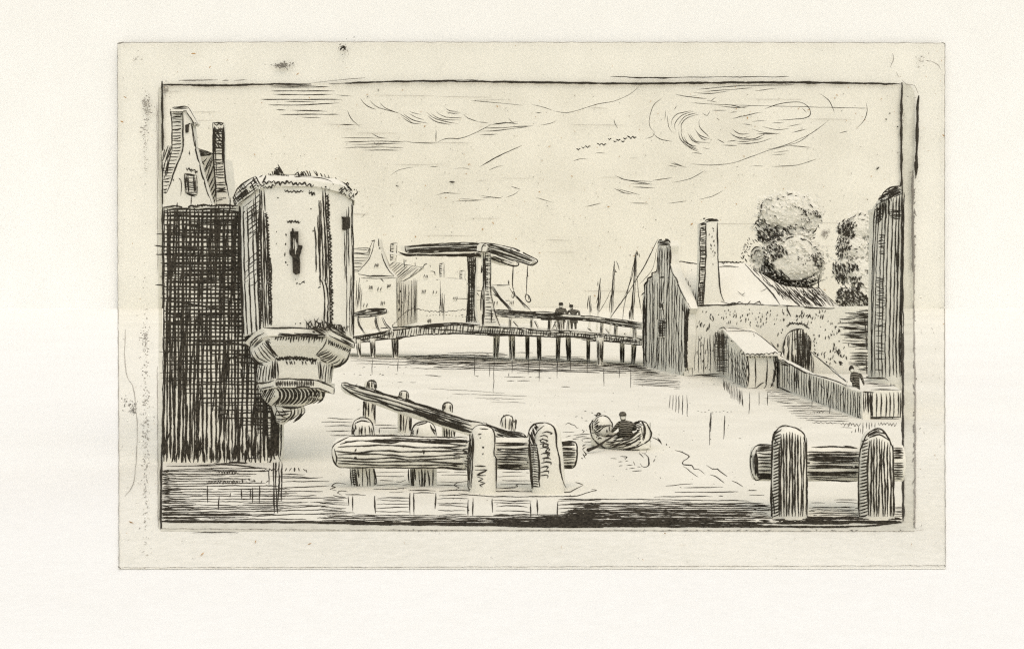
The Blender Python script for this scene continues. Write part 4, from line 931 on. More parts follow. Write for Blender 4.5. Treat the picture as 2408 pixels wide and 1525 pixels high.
for u0, v0, u1, v1, w, h in ((170, 35, 175, 168, 13, 3), (345, 10, 350, 168, 17, 4), (1262, 0, 1268, 188, 15, 2), (1475, 5, 1480, 188, 11, 4), (1955, 30, 1955, 232, 17, 3), (60, 45, 70, 165, 9, 1), (1145, 0, 1135, 135, 15, 2), (1385, 0, 1385, 126, 10, 3), (1628, 8, 1622, 160, 11, 3), (1705, 8, 1710, 172, 12, 3), (1862, 25, 1862, 185, 9, 2), (2128, 65, 2130, 205, 11, 2), (2222, 70, 2212, 215, 12, 2)):
    a = px('Y', u0, v0); b = px('Y', u1, v1); pile(a[0], a[1], b[0], b[1], w, h)
for x_ in (770, 715): pile(x_, 815, x_, 842, 13, 2)
# railings
m = MB('mid', 81)
rt = pts('C', '1555,880 1620,868 1800,885 2000,890 2288,905') + pts('D', '0,800 100,795 400,812 700,845 1012,885')
rb = pts('D', '1012,948 700,895 400,855 0,848') + pts('C', '2288,965 2000,950 1800,945 1590,930')
m.slab(rt + rb, PB, .35, push=-.02)
m.ln(rt, 4); m.ln(list(reversed(rb)), 3.6)
m.s('C', '1560,890 1800,900 2288,920;1600,915 1900,930 2288,945;1580,905 1900,912 2288,932', 3); m.s('D', '0,815 400,835 700,865 1012,910;0,832 400,845 1012,930;600,840 1012,900', 3)
m.hatch(pts('C', '1555,870 1800,880 1990,888 1800,905 1580,895'), 3, 2.6, 3, .3, 8, brk=.3)
m.build('rail', bridge)
def stick(F, u0, v0, u1, v1, w, plane, name, n=2, curve=0):
    a = px(F, u0, v0); b = px(F, u1, v1); m = MB('mid', 82)
    c = ((a[0] + b[0]) / 2 + curve, (a[1] + b[1]) / 2)
    pp = [plane.hit(*q) + plane.n * .15 for q in (a, c, b)]
    m.tube(pp, w / 2 * 82 / FPX, 8)
    for i in range(n): f = ((i + .5) / n - .5) * w * .8; m.ln([(a[0] + f, a[1]), (c[0] + f, c[1]), (b[0] + f, b[1])], 3)
    m.build(name, bridge)
for q in (('C', 1735, 955, 1735, 1055, 7), ('C', 1958, 960, 1955, 1058, 7), ('C', 2145, 965, 2140, 1060, 8), ('D', 85, 850, 75, 962, 8), ('D', 190, 855, 195, 965, 10), ('D', 268, 860, 265, 966, 7), ('D', 600, 885, 595, 992, 8), ('D', 740, 905, 735, 1015, 9), ('D', 922, 935, 930, 1040, 9)):
    stick(*q, PB, 'rail_post', 2)
for q in (('C', 1770, 985, 1820, 1050, 4), ('C', 1990, 985, 2030, 1060, 5), ('D', 150, 862, 112, 950, 4), ('D', 130, 868, 165, 955, 3.4), ('D', 460, 930, 500, 965, 3.4), ('D', 640, 940, 680, 990, 4), ('D', 825, 985, 838, 1000, 4)):
    stick(*q, PB, 'brace', 1)
m = MB('mid', 84.5)
m.slab([(700, 752)] + pts('C', '105,900 280,862 430,858 450,885 445,908 300,930 110,945') + [(700, 762)], PB, .4)
m.s('C', '105,902 280,862 430,858 448,880 445,905;110,915 300,888 440,885;110,930 300,912 445,905;110,945 300,930 430,912;250,868 430,866', 4.4); m.hatch(pts('C', '250,865 440,860 448,905 420,912'), -3, 3, 3, .3, 6)
m.build('rail', bridge)
for q in (('C', 150, 945, 220, 1115, 7), ('C', 340, 935, 375, 1095, 8), ('C', 405, 945, 505, 1085, 9)):
    stick(*q, PB, 'brace', 2, -4)
# two tall posts
m = MB('mid', 86)
m.slab(pts('C', '1292,312 1382,308 1368,560 1362,850 1388,1012 1272,1012 1292,900 1305,600'), PBF, .5)
m.hatch(pts('C', '1292,312 1382,308 1368,560 1362,850 1388,1012 1272,1012 1292,900 1305,600'), 89, 4.4, 3.6, .3, 4)
m.hatch(pts('C', '1292,312 1382,308 1366,560 1310,600'), 0, 3.2, 3.2, .4, 3); m.hatch(pts('C', '1305,600 1368,560 1362,1012 1280,1012'), -4, 5.4, 3.4, .3, 3)
m.s('C', '1292,312 1305,600 1292,900 1272,1012;1382,308 1368,560 1362,850 1388,1012;1300,1000 1330,900 1345,1000', 3.6)
m.build('upright', bridge)
m = MB('mid', 82)
up = pts('C', '1452,262 1525,258 1535,420 1530,620 1560,820 1590,930 1632,1034 1440,1036 1455,900 1465,600')
m.slab(up, PB, .5, push=-.3)
m.hatch(pts('C', '1452,262 1482,262 1482,600 1470,1036 1440,1036 1462,600'), 89, 3, 4, .25, 4)
m.hatch(pts('C', '1480,270 1526,262 1535,420 1530,620 1560,820 1480,820'), 2, 6.0, 3.4, .3, 2); m.hatch(pts('C', '1480,820 1560,820 1600,960 1620,1020 1470,1020'), 2, 7, 3, .3, 3)
m.s('C', '1525,258 1535,420 1530,620 1560,820 1590,930 1632,1034;1440,400 1440,490;1445,420 1442,480;1430,880 1440,700 1460,600;1540,850 1545,1000', 3.6)
m.build('upright', bridge)
# the heavy balance beams
def beam(poly, plane, push, lines, hatches, thick=.6):
    m = MB('mid', 82); m.slab(poly, plane, thick, push=push)
    m.ln(poly + poly[:1], 3.6)
    for l in lines: m.s('C', l, 3.2)
    for h, a, g in hatches: m.hatch(pts('C', h), a, g, 3, .3, 14, brk=.4)
    m.build('balance_beam', bridge)
beam(pts('C', '570,265 690,288 900,296 1000,296 1280,290 1440,268 1600,290 1750,335 1830,385 1800,410 1740,405 1600,355 1440,312 1290,308 1000,300 700,302 620,292'), PBF, -2.2,
     ['600,275 700,295 1000,298 1300,300 1450,300', '1540,330 1700,390 1800,408', '1560,310 1700,365'], [('690,286 1300,288 1440,270 1440,312 1000,302 700,302', 0, 3.4), ('1440,270 1600,290 1830,385 1800,410 1600,355 1440,312', 20, 4.6)])
beam(pts('C', '640,205 760,198 900,186 1180,172 1480,176 1640,196 1780,232 1900,285 2010,342 2022,368 1990,392 1955,400 1880,378 1750,340 1600,292 1480,258 1200,258 900,268 680,268 648,240'), PB, -.8,
     ['650,215 900,200 1200,190 1480,190 1700,235 2000,350', '660,235 900,225 1200,212 1480,210 1700,262 1950,360', '660,255 900,245 1200,232 1480,228 1650,275 1900,365', '680,262 1000,258 1440,245', '1480,240 1640,285 1850,350'],
     [('640,205 900,186 1180,172 1480,178 1480,258 900,268 680,268', -1.6, 7.5), ('1480,178 1780,232 2010,342 2020,368 1955,400 1750,340 1480,258', 19, 7.0), ('700,245 1440,240 1450,262 700,268', 0, 3.2)])
m = MB('mid', 81); m.slab(pts('C', '1445,255 1450,200 1480,176 1530,182 1560,210 1540,262'), PB, .3, push=-1.0); m.s('C', '1445,270 1445,215 1470,185 1500,176;1540,200 1560,212 1545,260;1460,200 1540,205', 3.4); m.build('beam_clasp', bridge)
m = MB('mid', 81)
for t, w in (('1770,405 1768,500 1762,600 1768,640 1780,665', 4), ('1760,690 1755,730 1775,745 1785,700 1770,670 1765,690', 3), ('1780,690 1850,770 1910,830 1958,882', 2.4), ('1785,700 1860,790 1920,860', 2)): m.s('C', t, w, d=85)
m.build('lifting_chain', bridge)
m = MB('mid', 81)
for t, w in (('1925,395 1918,500 1910,600 1912,690', 3.4), ('1912,690 1895,730 1905,770 1935,790 1952,770 1935,725 1912,705 1900,740', 3.2), ('1925,720 1935,770', 2.4)): m.s('C', t, w, d=80.5)
m.build('lifting_chain', bridge)
stick('C', 1545, 620, 1750, 875, 9, PB, 'brace', 3, -3)

# people on the bridge: one continuous skinned figure each
def figure(name, lbl, cat, pos, joints, bones, face_ball, sc, yaw=0.0, group=None, hat=None):
    """joints: (x right, y away, z up, radius) in metres; grown into one surface with a skin modifier"""
    me = bpy.data.meshes.new('body'); me.from_pydata([j[:3] for j in joints], bones, [])
    o = bpy.data.objects.new(name, me); COL.objects.link(o)
    o.modifiers.new('skin', 'SKIN'); sb = o.modifiers.new('sub', 'SUBSURF'); sb.levels = 2; sb.render_levels = 2
    for i, j in enumerate(joints): me.skin_vertices[0].data[i].radius = (j[3], j[3])
    me.skin_vertices[0].data[0].use_root = True
    bpy.context.view_layer.update()
    ev = o.evaluated_get(bpy.context.evaluated_depsgraph_get())
    nm = bpy.data.meshes.new_from_object(ev)
    o.modifiers.clear(); o.data = nm
    nm.materials.clear(); nm.materials.append(COAT); nm.materials.append(PAPER['mid'])
    fx, fy, fz, fr = face_ball
    for p in nm.polygons:
        c = p.center
        p.material_index = 1 if (Vector(c) - Vector((fx, fy, fz))).length < fr else 0
        p.use_smooth = True
    for v in nm.vertices: v.co *= sc
    o.location = pos; o.rotation_euler = (0, 0, yaw)
    tag(o, lbl, cat, group)
    return o
def coat_mat():
    m, n, l = new_mat('dark_coat')
    b = n['Principled BSDF']; b.inputs['Roughness'].default_value = .95; b.inputs['Specular IOR Level'].default_value = .05
    tc = n.new('ShaderNodeTexCoord'); w = n.new('ShaderNodeTexWave'); w.bands_direction = 'Z'; w.inputs['Scale'].default_value = 4.2; w.inputs['Distortion'].default_value = 5; w.inputs['Detail'].default_value = 2
    l.new(tc.outputs['Object'], w.inputs['Vector'])
    r = n.new('ShaderNodeValToRGB'); r.color_ramp.elements[0].position = .62; r.color_ramp.elements[0].color = (.026, .022, .016, 1)
    r.color_ramp.elements[1].position = .9; r.color_ramp.elements[1].color = (.34, .32, .26, 1)
    l.new(w.outputs['Fac'], r.inputs['Fac']); l.new(r.outputs['Color'], b.inputs['Base Color'])
    return m
COAT = coat_mat()
def stand(lean=0.0, hx=0.0, wide=0.0):
    J = [(0, 0, .92, .15), (0, 0, 1.15, .16), (lean * .5, 0, 1.36, .17), (lean, -.01, 1.50, .07), (lean + hx, -.03, 1.60, .10), (lean + hx, -.02, 1.71, .10),
         (.10, 0, .86, .11), (.12, -.02, .48, .085), (.13, 0, .08, .06), (.14, -.12, .03, .045), (-.10, 0, .86, .11), (-.12, -.02, .48, .085), (-.13, .02, .08, .06), (-.15, -.10, .03, .045),
         (.22 + wide, 0, 1.40, .085), (.30 + wide, -.06, 1.14, .065), (.20 + wide, -.28, .98, .045), (.14 + wide, -.34, .97, .03),
         (-.22 - wide, 0, 1.40, .085), (-.30 - wide, -.06, 1.14, .065), (-.20 - wide, -.28, .98, .045), (-.14 - wide, -.34, .97, .03)]
    B = [(0, 1), (1, 2), (2, 3), (3, 4), (4, 5), (0, 6), (6, 7), (7, 8), (8, 9), (0, 10), (10, 11), (11, 12), (12, 13), (2, 14), (14, 15), (15, 16), (16, 17), (2, 18), (18, 19), (19, 20), (20, 21)]
    return J, B
dP = 82.0
for lb, x, ztop_, lean, hx, yaw, wide in (('person in a dark coat at the bridge rail, left one of the two', 1319, 711, -.02, .02, .15, .0), ('person in a dark cloak bent over the bridge rail, right one with hat feather', 1349, 716, -.10, -.05, -.5, .10)):
    yd = 776.5; z0 = W(0, yd, dP).z; hgt = W(0, ztop_, dP).z - z0
    J, B = stand(lean, hx, wide)
    p = figure('person', lb, 'person', (XD(x, dP), dP, z0), J, B, (lean + hx - .02, -.11, 1.60, .085), hgt / 1.86, yaw, 'two people on the drawbridge')
    p.scale = (1.25, 1.25, 1.0)
    h = MB('mid', dP); s_ = hgt / 1.86
    hc = (lean + hx) * s_
    rows = []
    for z, r in ((1.69, .02), (1.68, .135), (1.70, .135), (1.71, .125), (1.80, .12), (1.86, .09), (1.87, .01)):
        rows.append([Vector((hc + r * s_ * math.cos(k * math.pi / 5), -.02 + r * s_ * math.sin(k * math.pi / 5), z * s_)) for k in range(10)])
    h.grid(rows, True, 1); h.mats = [COAT, INK]
    if wide: h.tube([(hc - .05, -.05, 1.8 * s_), (hc - .12, -.05, 2.0 * s_)], [.03, .012], 6, 1)
    ho = h.build('hat'); ho.parent = p; ho.name = 'hat'
    c = MB('mid', dP); rows = []                         # a short flared coat skirt
    for z, r in ((.95, .19), (.75, .235), (.55, .27), (.53, .2)):
        rows.append([Vector((r * s_ * math.cos(k * math.pi / 6), r * s_ * .8 * math.sin(k * math.pi / 6), z * s_)) for k in range(12)])
    c.grid(rows, True); c.mats = [COAT, INK]
    co = c.build('coat'); co.parent = p
# ------------------------------------------------------------------ moored sailing boats beyond the bridge
def sail(lbl, F, tip, foot, rig, d, hullw):
    a = px(F, *tip); b = px(F, *foot); X = XD(b[0], d)
    root = thing('sailing_boat', (X, d, 0), lbl, 'boat', 'sailing boats moored beyond the bridge')
    m = MB('far', d); p0 = W(b[0], b[1], d); p1 = W(a[0], a[1], d); k = (p0.z - .2) / max(.1, p1.z - p0.z)
    m.tube([p0 - (p1 - p0) * k, p0, p1], [.11, .10, .04], 8)
    m.ln([b, ((a[0] + b[0]) / 2 - 1, (a[1] + b[1]) / 2), a], 3.4); m.ln([(b[0] + 3, b[1]), (a[0] + 1, a[1] + 20)], 2); m.build('mast', root)
    m = MB('far', d)
    for t, w in rig: m.s(F, t, w * 1.15, d=d)
    if rig: m.build('rigging', root)
    m = MB('far', d); rows = []
    for x, w, z in ((-1, .02, .55), (-.8, .55, .42), (0, .8, .38), (.8, .6, .45), (1, .05, .6)):
        rows.append([Vector((X + x * hullw, d + w * q, zz)) for q, zz in ((-.2, -.2), (-.8, .1), (-1, z), (-.9, z), (.9, z), (1, z), (.8, .1), (.2, -.2))])
    m.grid(rows, True); m.face(rows[0]); m.face(rows[-1]); m.build('hull', root)
sail('tallest mast beyond the bridge nearest the dark gable, with several stays', 'D', (948, 178), (905, 850), [('935,200 925,500 885,850', 2.2), ('945,185 890,450 840,650 810,850', 1.8), ('940,230 900,450 820,640', 1.5), ('950,350 965,550 985,700 1005,800', 1.6), ('955,170 960,215;975,195 980,230;888,205 886,220', 3), ('930,400 905,700 915,850', 2.4), ('880,760 878,850;905,700 918,850', 3)], 104, 2.6)
sail('second mast beyond the bridge, with a pennant and a long curved stay', 'D', (730, 268), (700, 780), [('745,265 765,310 780,360', 2), ('735,300 720,500 705,780', 2.2), ('745,350 740,380 755,375', 2.6), ('700,550 650,660 570,785', 1.6), ('715,560 690,650 680,780', 2)], 106, 2.2)
sail('short mast beyond the bridge, left of the two rigged masts', 'D', (592, 435), (568, 770), [('570,470 565,520', 2.4), ('575,560 565,640 545,690', 1.8), ('590,440 575,640 560,750 575,785', 2)], 108, 1.8)
sail('bare twin pole mast beyond the bridge, just right of the two people', 'D', (495, 610), (488, 780), [('478,610 460,750', 2)], 109, 1.6)
# rope from the gable down to the bridge
m = MB('mid', 75); m.s('D', '1165,50 1100,180 1000,370 900,530 800,680 690,830', 2.6, d=lambda x, y: 73.2 + (1548 - x) * .055)
m.s('D', '1148,150 1130,280 1090,380 985,495', 1.5, d=74)
own(m, 'rope', W(1548, 562, 73.2), 'long thin rope slanting from the dark gable top down to the bridge rail', 'rope')

# ------------------------------------------------------------------ faint houses on the far bank
def fhouse(lbl, d, body, roofs, chims, wins, ink, chink=()):
    xs = [p[0] for p in body]; root = thing('town_house', (XD(sum(xs) / len(xs), d), d, .1), lbl, 'house', 'pale houses on the far bank')
    m = MB('far', d); m.slab(body, flat(d), 3.5)
    for t, w in ink: m.s('C', t, w * 1.2)
    m.build('wall', root)
    for poly, hk in roofs:
        m = MB('far', d); m.slab(poly, flat(d + .4), 3.2)
        for a, g, w in hk: m.hatch(poly, a, g, w, .25, 2)
        m.ln(poly + poly[:1], 1.6); m.build('roof', root)
    for poly in chims:
        m = MB('far', d); m.slab(poly, flat(d + .6), .8); m.ln(poly[:2], 2.2); m.ln([poly[0], poly[-1]], 2.2); m.ln([poly[1], poly[2]], 1.6)
        q = [(p[0] * .55 + poly[0][0] * .45, p[1]) for p in poly]; m.hatch(q, 0, 4, 1.8, .3, 1); m.build('chimney', root)
    for u, v, n in wins:
        m = MB('far', d); x, y = px('C', u, v)
        m.slab([(x - 4.5, y - 6), (x + 4.5, y - 6), (x + 4.5, y + 6), (x - 4.5, y + 6)], flat(d), .06, push=-.05)
        for i in range(n): xx = x - 3.5 + 7 * i / max(1, n - 1); m.ln([(xx - 1, y + R.uniform(3, 6)), (xx + .5, y - R.uniform(3, 6))], 2.2, step=3)
        m.build('window', root)
fhouse('pale far house with a bell gable, close beside the white turret', 126, pts('C', '60,470 150,470 260,330 310,140 365,130 385,240 460,430 545,525 552,960 560,1040 60,1080'),
       [(pts('C', '90,230 262,225 262,330 160,460 90,470'), [(2, 7, 1.8)])], [], [(345, 405, 4), (285, 640, 4), (475, 620, 4), (375, 650, 2), (228, 825, 2), (410, 800, 3)],
       [('325,135 300,250 260,350 200,420 150,475', 2), ('305,150 250,280', 2), ('285,150 330,140', 3), ('365,125 370,200 395,220;370,215 385,235', 3), ('390,255 410,330 460,430 500,490 545,525', 2.2), ('150,495 250,510 400,515 530,515', 2.8), ('185,535 400,540 540,535', 1.6), ('165,530 155,700 140,860', 2), ('175,600 165,750 155,835;190,650 180,880;140,560 130,830', 1.6), ('550,535 555,700 555,920;565,540 570,780;580,550 590,900', 1.8), ('240,562 250,566;385,540 420,575', 3)])
fhouse('pale far house with a hatched roof and a brick chimney, second from the turret', 128, pts('C', '560,540 600,570 760,560 765,800 770,1000 560,1050'),
       [(pts('C', '470,410 520,370 640,395 800,425 825,430 700,520 610,570 548,530'), [(-40, 5, 2)])], [pts('C', '490,175 560,170 545,360 488,358')], [(850, 520, 2)] if False else [],
       [('600,570 605,800 600,1050;630,580 630,1050', 1.6), ('645,600 650,800;680,600 670,1020;710,560 705,1010;735,540 740,980;755,545 750,970;690,680 665,800', 1.7), ('600,660 590,690;575,760 575,800;605,780 620,800;575,880 580,850;560,900 550,930', 3), ('630,335 632,430;650,345 650,370;755,320 765,340;745,370 748,410', 2.2)])
fhouse('pale far house with two slim chimneys, just left of the bridge posts', 125, pts('C', '1008,560 1050,540 1200,545 1280,560 1285,1000 770,1000 770,570 840,540 960,545'),
       [(pts('C', '1048,540 1195,545 1200,580 1130,660 1038,690 1010,590'), [(-46, 5, 2)])], [pts('C', '1000,385 1050,382 1050,530 1005,530'), pts('C', '1215,460 1265,460 1265,545 1210,545')], [(860, 520, 3), (955, 690, 2), (838, 675, 3), (895, 985, 4), (1165, 745, 3)],
       [('1010,570 1010,750 1005,940;1030,690 1035,930;1050,700 1045,980;1015,700 1020,900', 1.6), ('835,430 840,400 875,388;905,465 950,468 955,510;900,400 905,420;960,545 985,560', 2.4), ('1155,750 1300,755 1440,765', 1.2), ('1270,540 1290,590 1310,620', 1.8), ('1225,925 1250,920', 2.4)])
fhouse('pale far gable right of the bridge posts, half behind the slanting brace', 127, pts('C', '1380,640 1450,630 1540,610 1720,605 1780,690 1880,790 1960,880 1960,1010 1380,1010'),
       [(pts('C', '1540,612 1715,608 1720,560 1725,640 1660,720 1600,700'), [(-52, 5, 2)])], [], [(1755, 795, 3), (1590, 800, 2)],
       [('1540,610 1640,612 1715,608;1720,555 1722,610;1725,630 1790,720 1900,850', 1.8), ('1380,635 1440,635;1385,665 1440,668;1380,680 1420,720', 1.6), ('1640,770 1760,772', 1.3), ('1560,700 1620,740;1580,800 1570,830', 2.4)])

# ================================================================== RIGHT: dark gabled house, long wall, shed, plank wall, tower
GA, GB = (XD(1513, 76.8), 76.8), (XD(1609, 69.5), 69.5)
PG = Plane(GA, GB)
WA, WB = (XD(1609, 69.5), 69.5), (XD(2060, 66.5), 66.5)
PW = Plane(WA, WB)
root = thing('gabled_house', (XD(1560, 73), 73, 0), 'narrow dark wooden gabled house standing in the water at the bridge end', 'house')
m = MB('mid', 73)
gp = pts('D', '1160,70 1275,65 1285,120 1280,200 1290,300 1320,390 1370,500 1440,640 1470,740 1445,800 1450,1000 1440,1330 1400,1415') + pts('D', '1200,1385 1025,1335 1015,900 1010,620 1045,500 1100,420 1150,370 1160,250')
gp = [(x, min(y, 900)) for x, y in gp]
m.slab(gp, PG, .6, n=PG.n)
for u in range(1030, 1460, 25):
    top = 120 if 1165 < u < 1285 else (400 + abs(u - 1100) * 1.1 if u < 1165 else 330 + (u - 1285) * 2.4)
    m.ln(pts('D', f'{u+4},{top+R.uniform(0,30)} {u+R.gauss(0,5)},{(top+1350)/2} {u-6+R.gauss(0,5)},{1310+ (u-1030)*.2 + R.uniform(-40,10)}'), R.uniform(3.0, 4.4), taper=.5)
m.hatch(pts('D', '1030,560 1100,440 1170,400 1290,380 1350,520 1440,700 1440,1330 1380,1400 1030,1320'), 91, 17, 3.0, .35, 24, brk=.6)  # extra hatching draws the gable's shade over its plank lines
m.hatch(pts('D', '1020,620 1050,620 1050,1320 1025,1320'), 89, 3.4, 4, .3, 6)
m.hatch(pts('D', '1170,130 1200,130 1190,440 1160,380'), 89, 3, 3.8, .3, 6); m.hatch(pts('D', '1245,110 1285,110 1285,300 1250,330'), 89, 3.2, 3.8, .3, 6)
m.hatch(pts('D', '1400,690 1470,740 1450,1340 1420,1300 1430,900'), 88, 3, 4.2, .35, 6)
m.hatch(pts('D', '1160,70 1280,65 1285,125 1165,115'), 0, 3, 4, .3, 4)
m.s('D', '1165,120 1160,250 1150,370 1105,385 1105,420 1065,440 1060,475 1030,510 1030,580 990,612;1000,600 1030,575', 4)
m.s('D', '1285,120 1285,300 1310,390 1345,440 1380,540 1430,640 1460,690 1485,740;1450,750 1470,780 1440,850 1440,1000 1440,1330', 4)
m.s('D', '1160,95 1180,65 1260,60 1285,90;1025,620 1015,900 1025,1330;1180,430 1230,430', 4.4)
m.zig(pts('D', '1470,740 1445,900 1445,1100 1440,1330'), 40, 2.6, 3.6)
m.s('D', '1110,1350 1150,1300;1160,1355 1210,1370;1340,1405 1420,1410', 3.4)
m.build('gable_wall', root)
for t in ('1180,690 1225,690 1225,750 1180,750', '1160,850 1250,850 1245,1030 1165,1030'):
    m = MB('mid', 73); m.slab(pts('D', t), PG, .12, 0, push=-.04); m.hatch(pts('D', t), 91, 3.0, 4, .4, 5); m.hatch(pts('D', t), 3, 6, 3.4, .4, 4); m.build('window', root)
m = MB('mid', 70)                                         # roof: slope towards us with a hipped right end
ea = PW.hit(1609, 722); 
apex = Vector((PG.hit(1568, 616).x + .3, PG.hit(1568, 616).y, 0)); apex.z = W(0, 612, apex.y).z
eL = PW.hit(1612, 722); eR = PW.hit(1856, 718); rR = Vector((XD(1754, 73.2), 73.2, W(0, 619, 73.2).z)); rL = Vector((XD(1572, 74), 74, W(0, 613, 74).z))
eL.z = eR.z = PW.hit(1700, 716).z
bR = Vector((eR.x + 1.0, 78.5, eR.z)); bL = Vector((rL.x - .6, 79.5, eR.z))
m.face([eL, eR, rR, rL]); m.face([eR, bR, rR]); m.face([rL, rR, bR, bL]); m.face([eL, rL, bL]); m.face([eL, bL, bR, eR])
m.s('D', '1295,268 1400,278 1490,290 1570,297', 3).s('E', '185,518 230,512 280,520 340,518;190,545 240,540 310,545', 3)
m.zig(pts('E', '185,517 340,518'), 14, 2, 2.6)
m.s('E', '345,525 400,590 470,660 520,720 560,775', 3.2)
m.hatch(pts('D', '1375,370 1400,375 1480,480 1545,620 1530,670 1470,600 1400,480'), 86, 4.6, 2.6, .3, 8, brk=.3)
m.s('D', '1300,300 1320,310;1495,350 1500,360;1355,290 1365,297', 2.4); m.s('E', '440,690 480,670;330,710 345,700;300,690 340,720', 1.6)
m.s('E', '200,750 260,768 330,765 420,768 560,775;220,772 300,765;250,765 275,758 300,765 310,752 340,765;360,768 380,745;400,765 430,752 440,765', 3)
m.build('roof', root)
dC = 69.2; cp = pts('E', '78,285 120,272 185,265 182,330 185,480 190,600 200,690 228,770 60,775 72,640 78,460')
m = MB('mid', dC); m.slab(cp, flat(dC), 1.0)
m.hatch(pts('E', '78,285 115,280 112,500 105,640 100,770 62,775 72,640 78,460'), -4, 4.6, 3.2, .3, 1.5)
m.hatch(pts('E', '65,640 105,640 102,770 58,775'), 88, 4, 3.2, .3, 3)
m.s('E', '78,285 78,460 72,640 60,770;112,285 112,480 104,650 98,768', 3.4).s('E', '182,280 182,400 186,520 192,620 202,700 225,762', 3.4)
m.s('E', '105,275 130,262 185,265;110,280 140,270 188,272;120,268 180,262;78,290 110,280;95,258 110,255', 4.4)
m.ticks(pts('E', '130,310 165,310 170,560 140,560'), 16, 5, 88, 2.4)
m.build('chimney', root)

wall = None
m = MB('mid', 68)
wp_ = [(1609, 722), (1640, 717), (1700, 716), (1800, 718), (1850, 722), (1950, 722), (2060, 720), (2060, 935), (1609, 886)]
m.slab(wp_, PW, .8)
m.s('E', '0,770 60,775 200,772 380,770 500,765 600,775 700,785 800,792 880,790', 3.6)
m.ticks(pts('E', '120,800 560,790 860,800 930,860 900,980 760,900 600,850 540,900 420,900 150,900'), 115, 6, 96, 2.6, lj=.5)
m.ticks(pts('E', '0,800 160,800 160,900 0,960'), 18, 7, 96, 3.0)
m.ticks(pts('E', '760,920 980,1000 960,1120 900,1180 780,1080'), 34, 7, 96, 3.0, lj=.5)
m.hatch(pts('E', '0,960 165,960 165,1160 0,1190'), 90, 7.6, 2.0, .2, 14); m.ticks(pts('E', '0,960 165,960 165,1160 0,1190'), 26, 6, 95, 2.6)
m.s('E', '130,920 135,880;115,930 125,905;805,860 812,830;795,855 800,830;620,840 600,800 600,780;690,850 700,820;720,850 730,830;730,825 740,850;890,1040 900,1060 905,1035 915,1060;905,1110 930,1120;905,1115 925,1130;540,960 545,935', 3.6)
m.s('T', '815,460 830,490 850,520 870,480;855,620 890,620;860,640 885,640;850,600 885,610', 4.5)
m.s('E', '0,1195 100,1188 200,1180;0,1205 200,1192', 3)
m.hatch(pts('E', '930,860 960,830 1030,805 1105,805 1105,1215 1000,1215 990,1060 950,1000 930,900'), 1, 4.6, 3.0, .3, 22, brk=.25, skip=.06)
m.hatch(pts('E', '1020,800 1105,805 1105,900 1010,890'), 3, 3.6, 3.2, .4, 20, brk=.3); m.hatch(pts('E', '1050,860 1105,860 1105,1215 1060,1215'), 88, 8, 2.6, .4, 20, brk=.4)
m.s('E', '930,915 970,910 1100,930;935,970 1000,965 1100,980;900,880 960,880 1100,890;940,820 1010,825 1100,835;960,1000 1100,1010;990,1055 1100,1060;910,855 1000,855', 3)
m.zig(pts('T', '230,185 270,150 330,150 390,150 440,165 500,215'), 22, 2.2, 3.4)
m.s('T', '550,275 555,300;565,320 560,350;548,350 560,380;555,400 565,430;560,450 570,470;545,490 575,500 560,520 520,490;550,520 590,540;125,390 125,440;180,210 185,240;160,250 175,270', 3.6)
m.s('T', '40,370 90,440 130,470', 2.4)
own(m, 'long_wall', (XD(1830, 68), 68, 0), 'long low pale stone wall with dotted stones and an arched doorway', 'wall')
arch = pts('T', '188,560 190,430 205,350 240,280 290,240 340,222 400,222 450,250 490,300 515,350 520,400 512,560 500,740 470,760 188,600')
door = thing('arched_door', (XD(1875, 67.5), 67.5, 0), 'dark arched doorway set in the pale stone wall beside the little shed', 'door')
m = MB('mid', 67.5); m.slab(arch[:-3] + [(1905, 880), (1842, 880)], PW, .2, push=-.06)
m.hatch(pts('T', '188,560 190,430 205,350 240,280 290,240 340,222 400,222 450,250 440,740 300,680 195,600'), 91, 6.4, 3.4, .3, 6, brk=.3)
m.hatch(pts('T', '330,225 450,250 450,740 340,700'), 90, 4.4, 3.2, .3, 10); m.hatch(pts('T', '410,225 460,255 500,310 522,370 512,560 500,735 430,735 425,400'), 89, 2.8, 4, .25, 4)
m.hatch(pts('T', '280,500 430,500 430,740 300,690'), 90, 3.8, 3.4, .3, 10); m.hatch(pts('T', '340,225 450,260 450,700 340,650'), 2, 8, 2.4, .4, 10, brk=.3)
m.s('T', '188,560 190,430 205,350 240,280 290,240 340,222 400,222 450,250 490,300 515,350', 3.6)
m.build('door_leaf', door)
m = MB('mid', 67.4); m.slab(pts('T', '520,495 548,515 540,760 505,745 512,560'), PW, .25, push=-.1); m.s('T', '520,490 528,560 522,640 530,760;540,540 545,640 540,760', 3.2); m.build('door_jamb', door)
# rail slanting down from the doorway
m = MB('mid', 62)
a = px('T', 560, 525); b = px('T', 950, 848)
m.tube([W(a[0], a[1], 66.8), W(b[0], b[1], 52.5)], .05, 8); m.ln([a, ((a[0] + b[0]) / 2, (a[1] + b[1]) / 2 + 1), b], 3.4); m.ln([px('T', 600, 560), px('T', 860, 760)], 2.6)
own(m, 'hand_rail', W(b[0], b[1], 52.5), 'thin straight rail slanting from the arched doorway down to the end of the plank wall', 'rail')

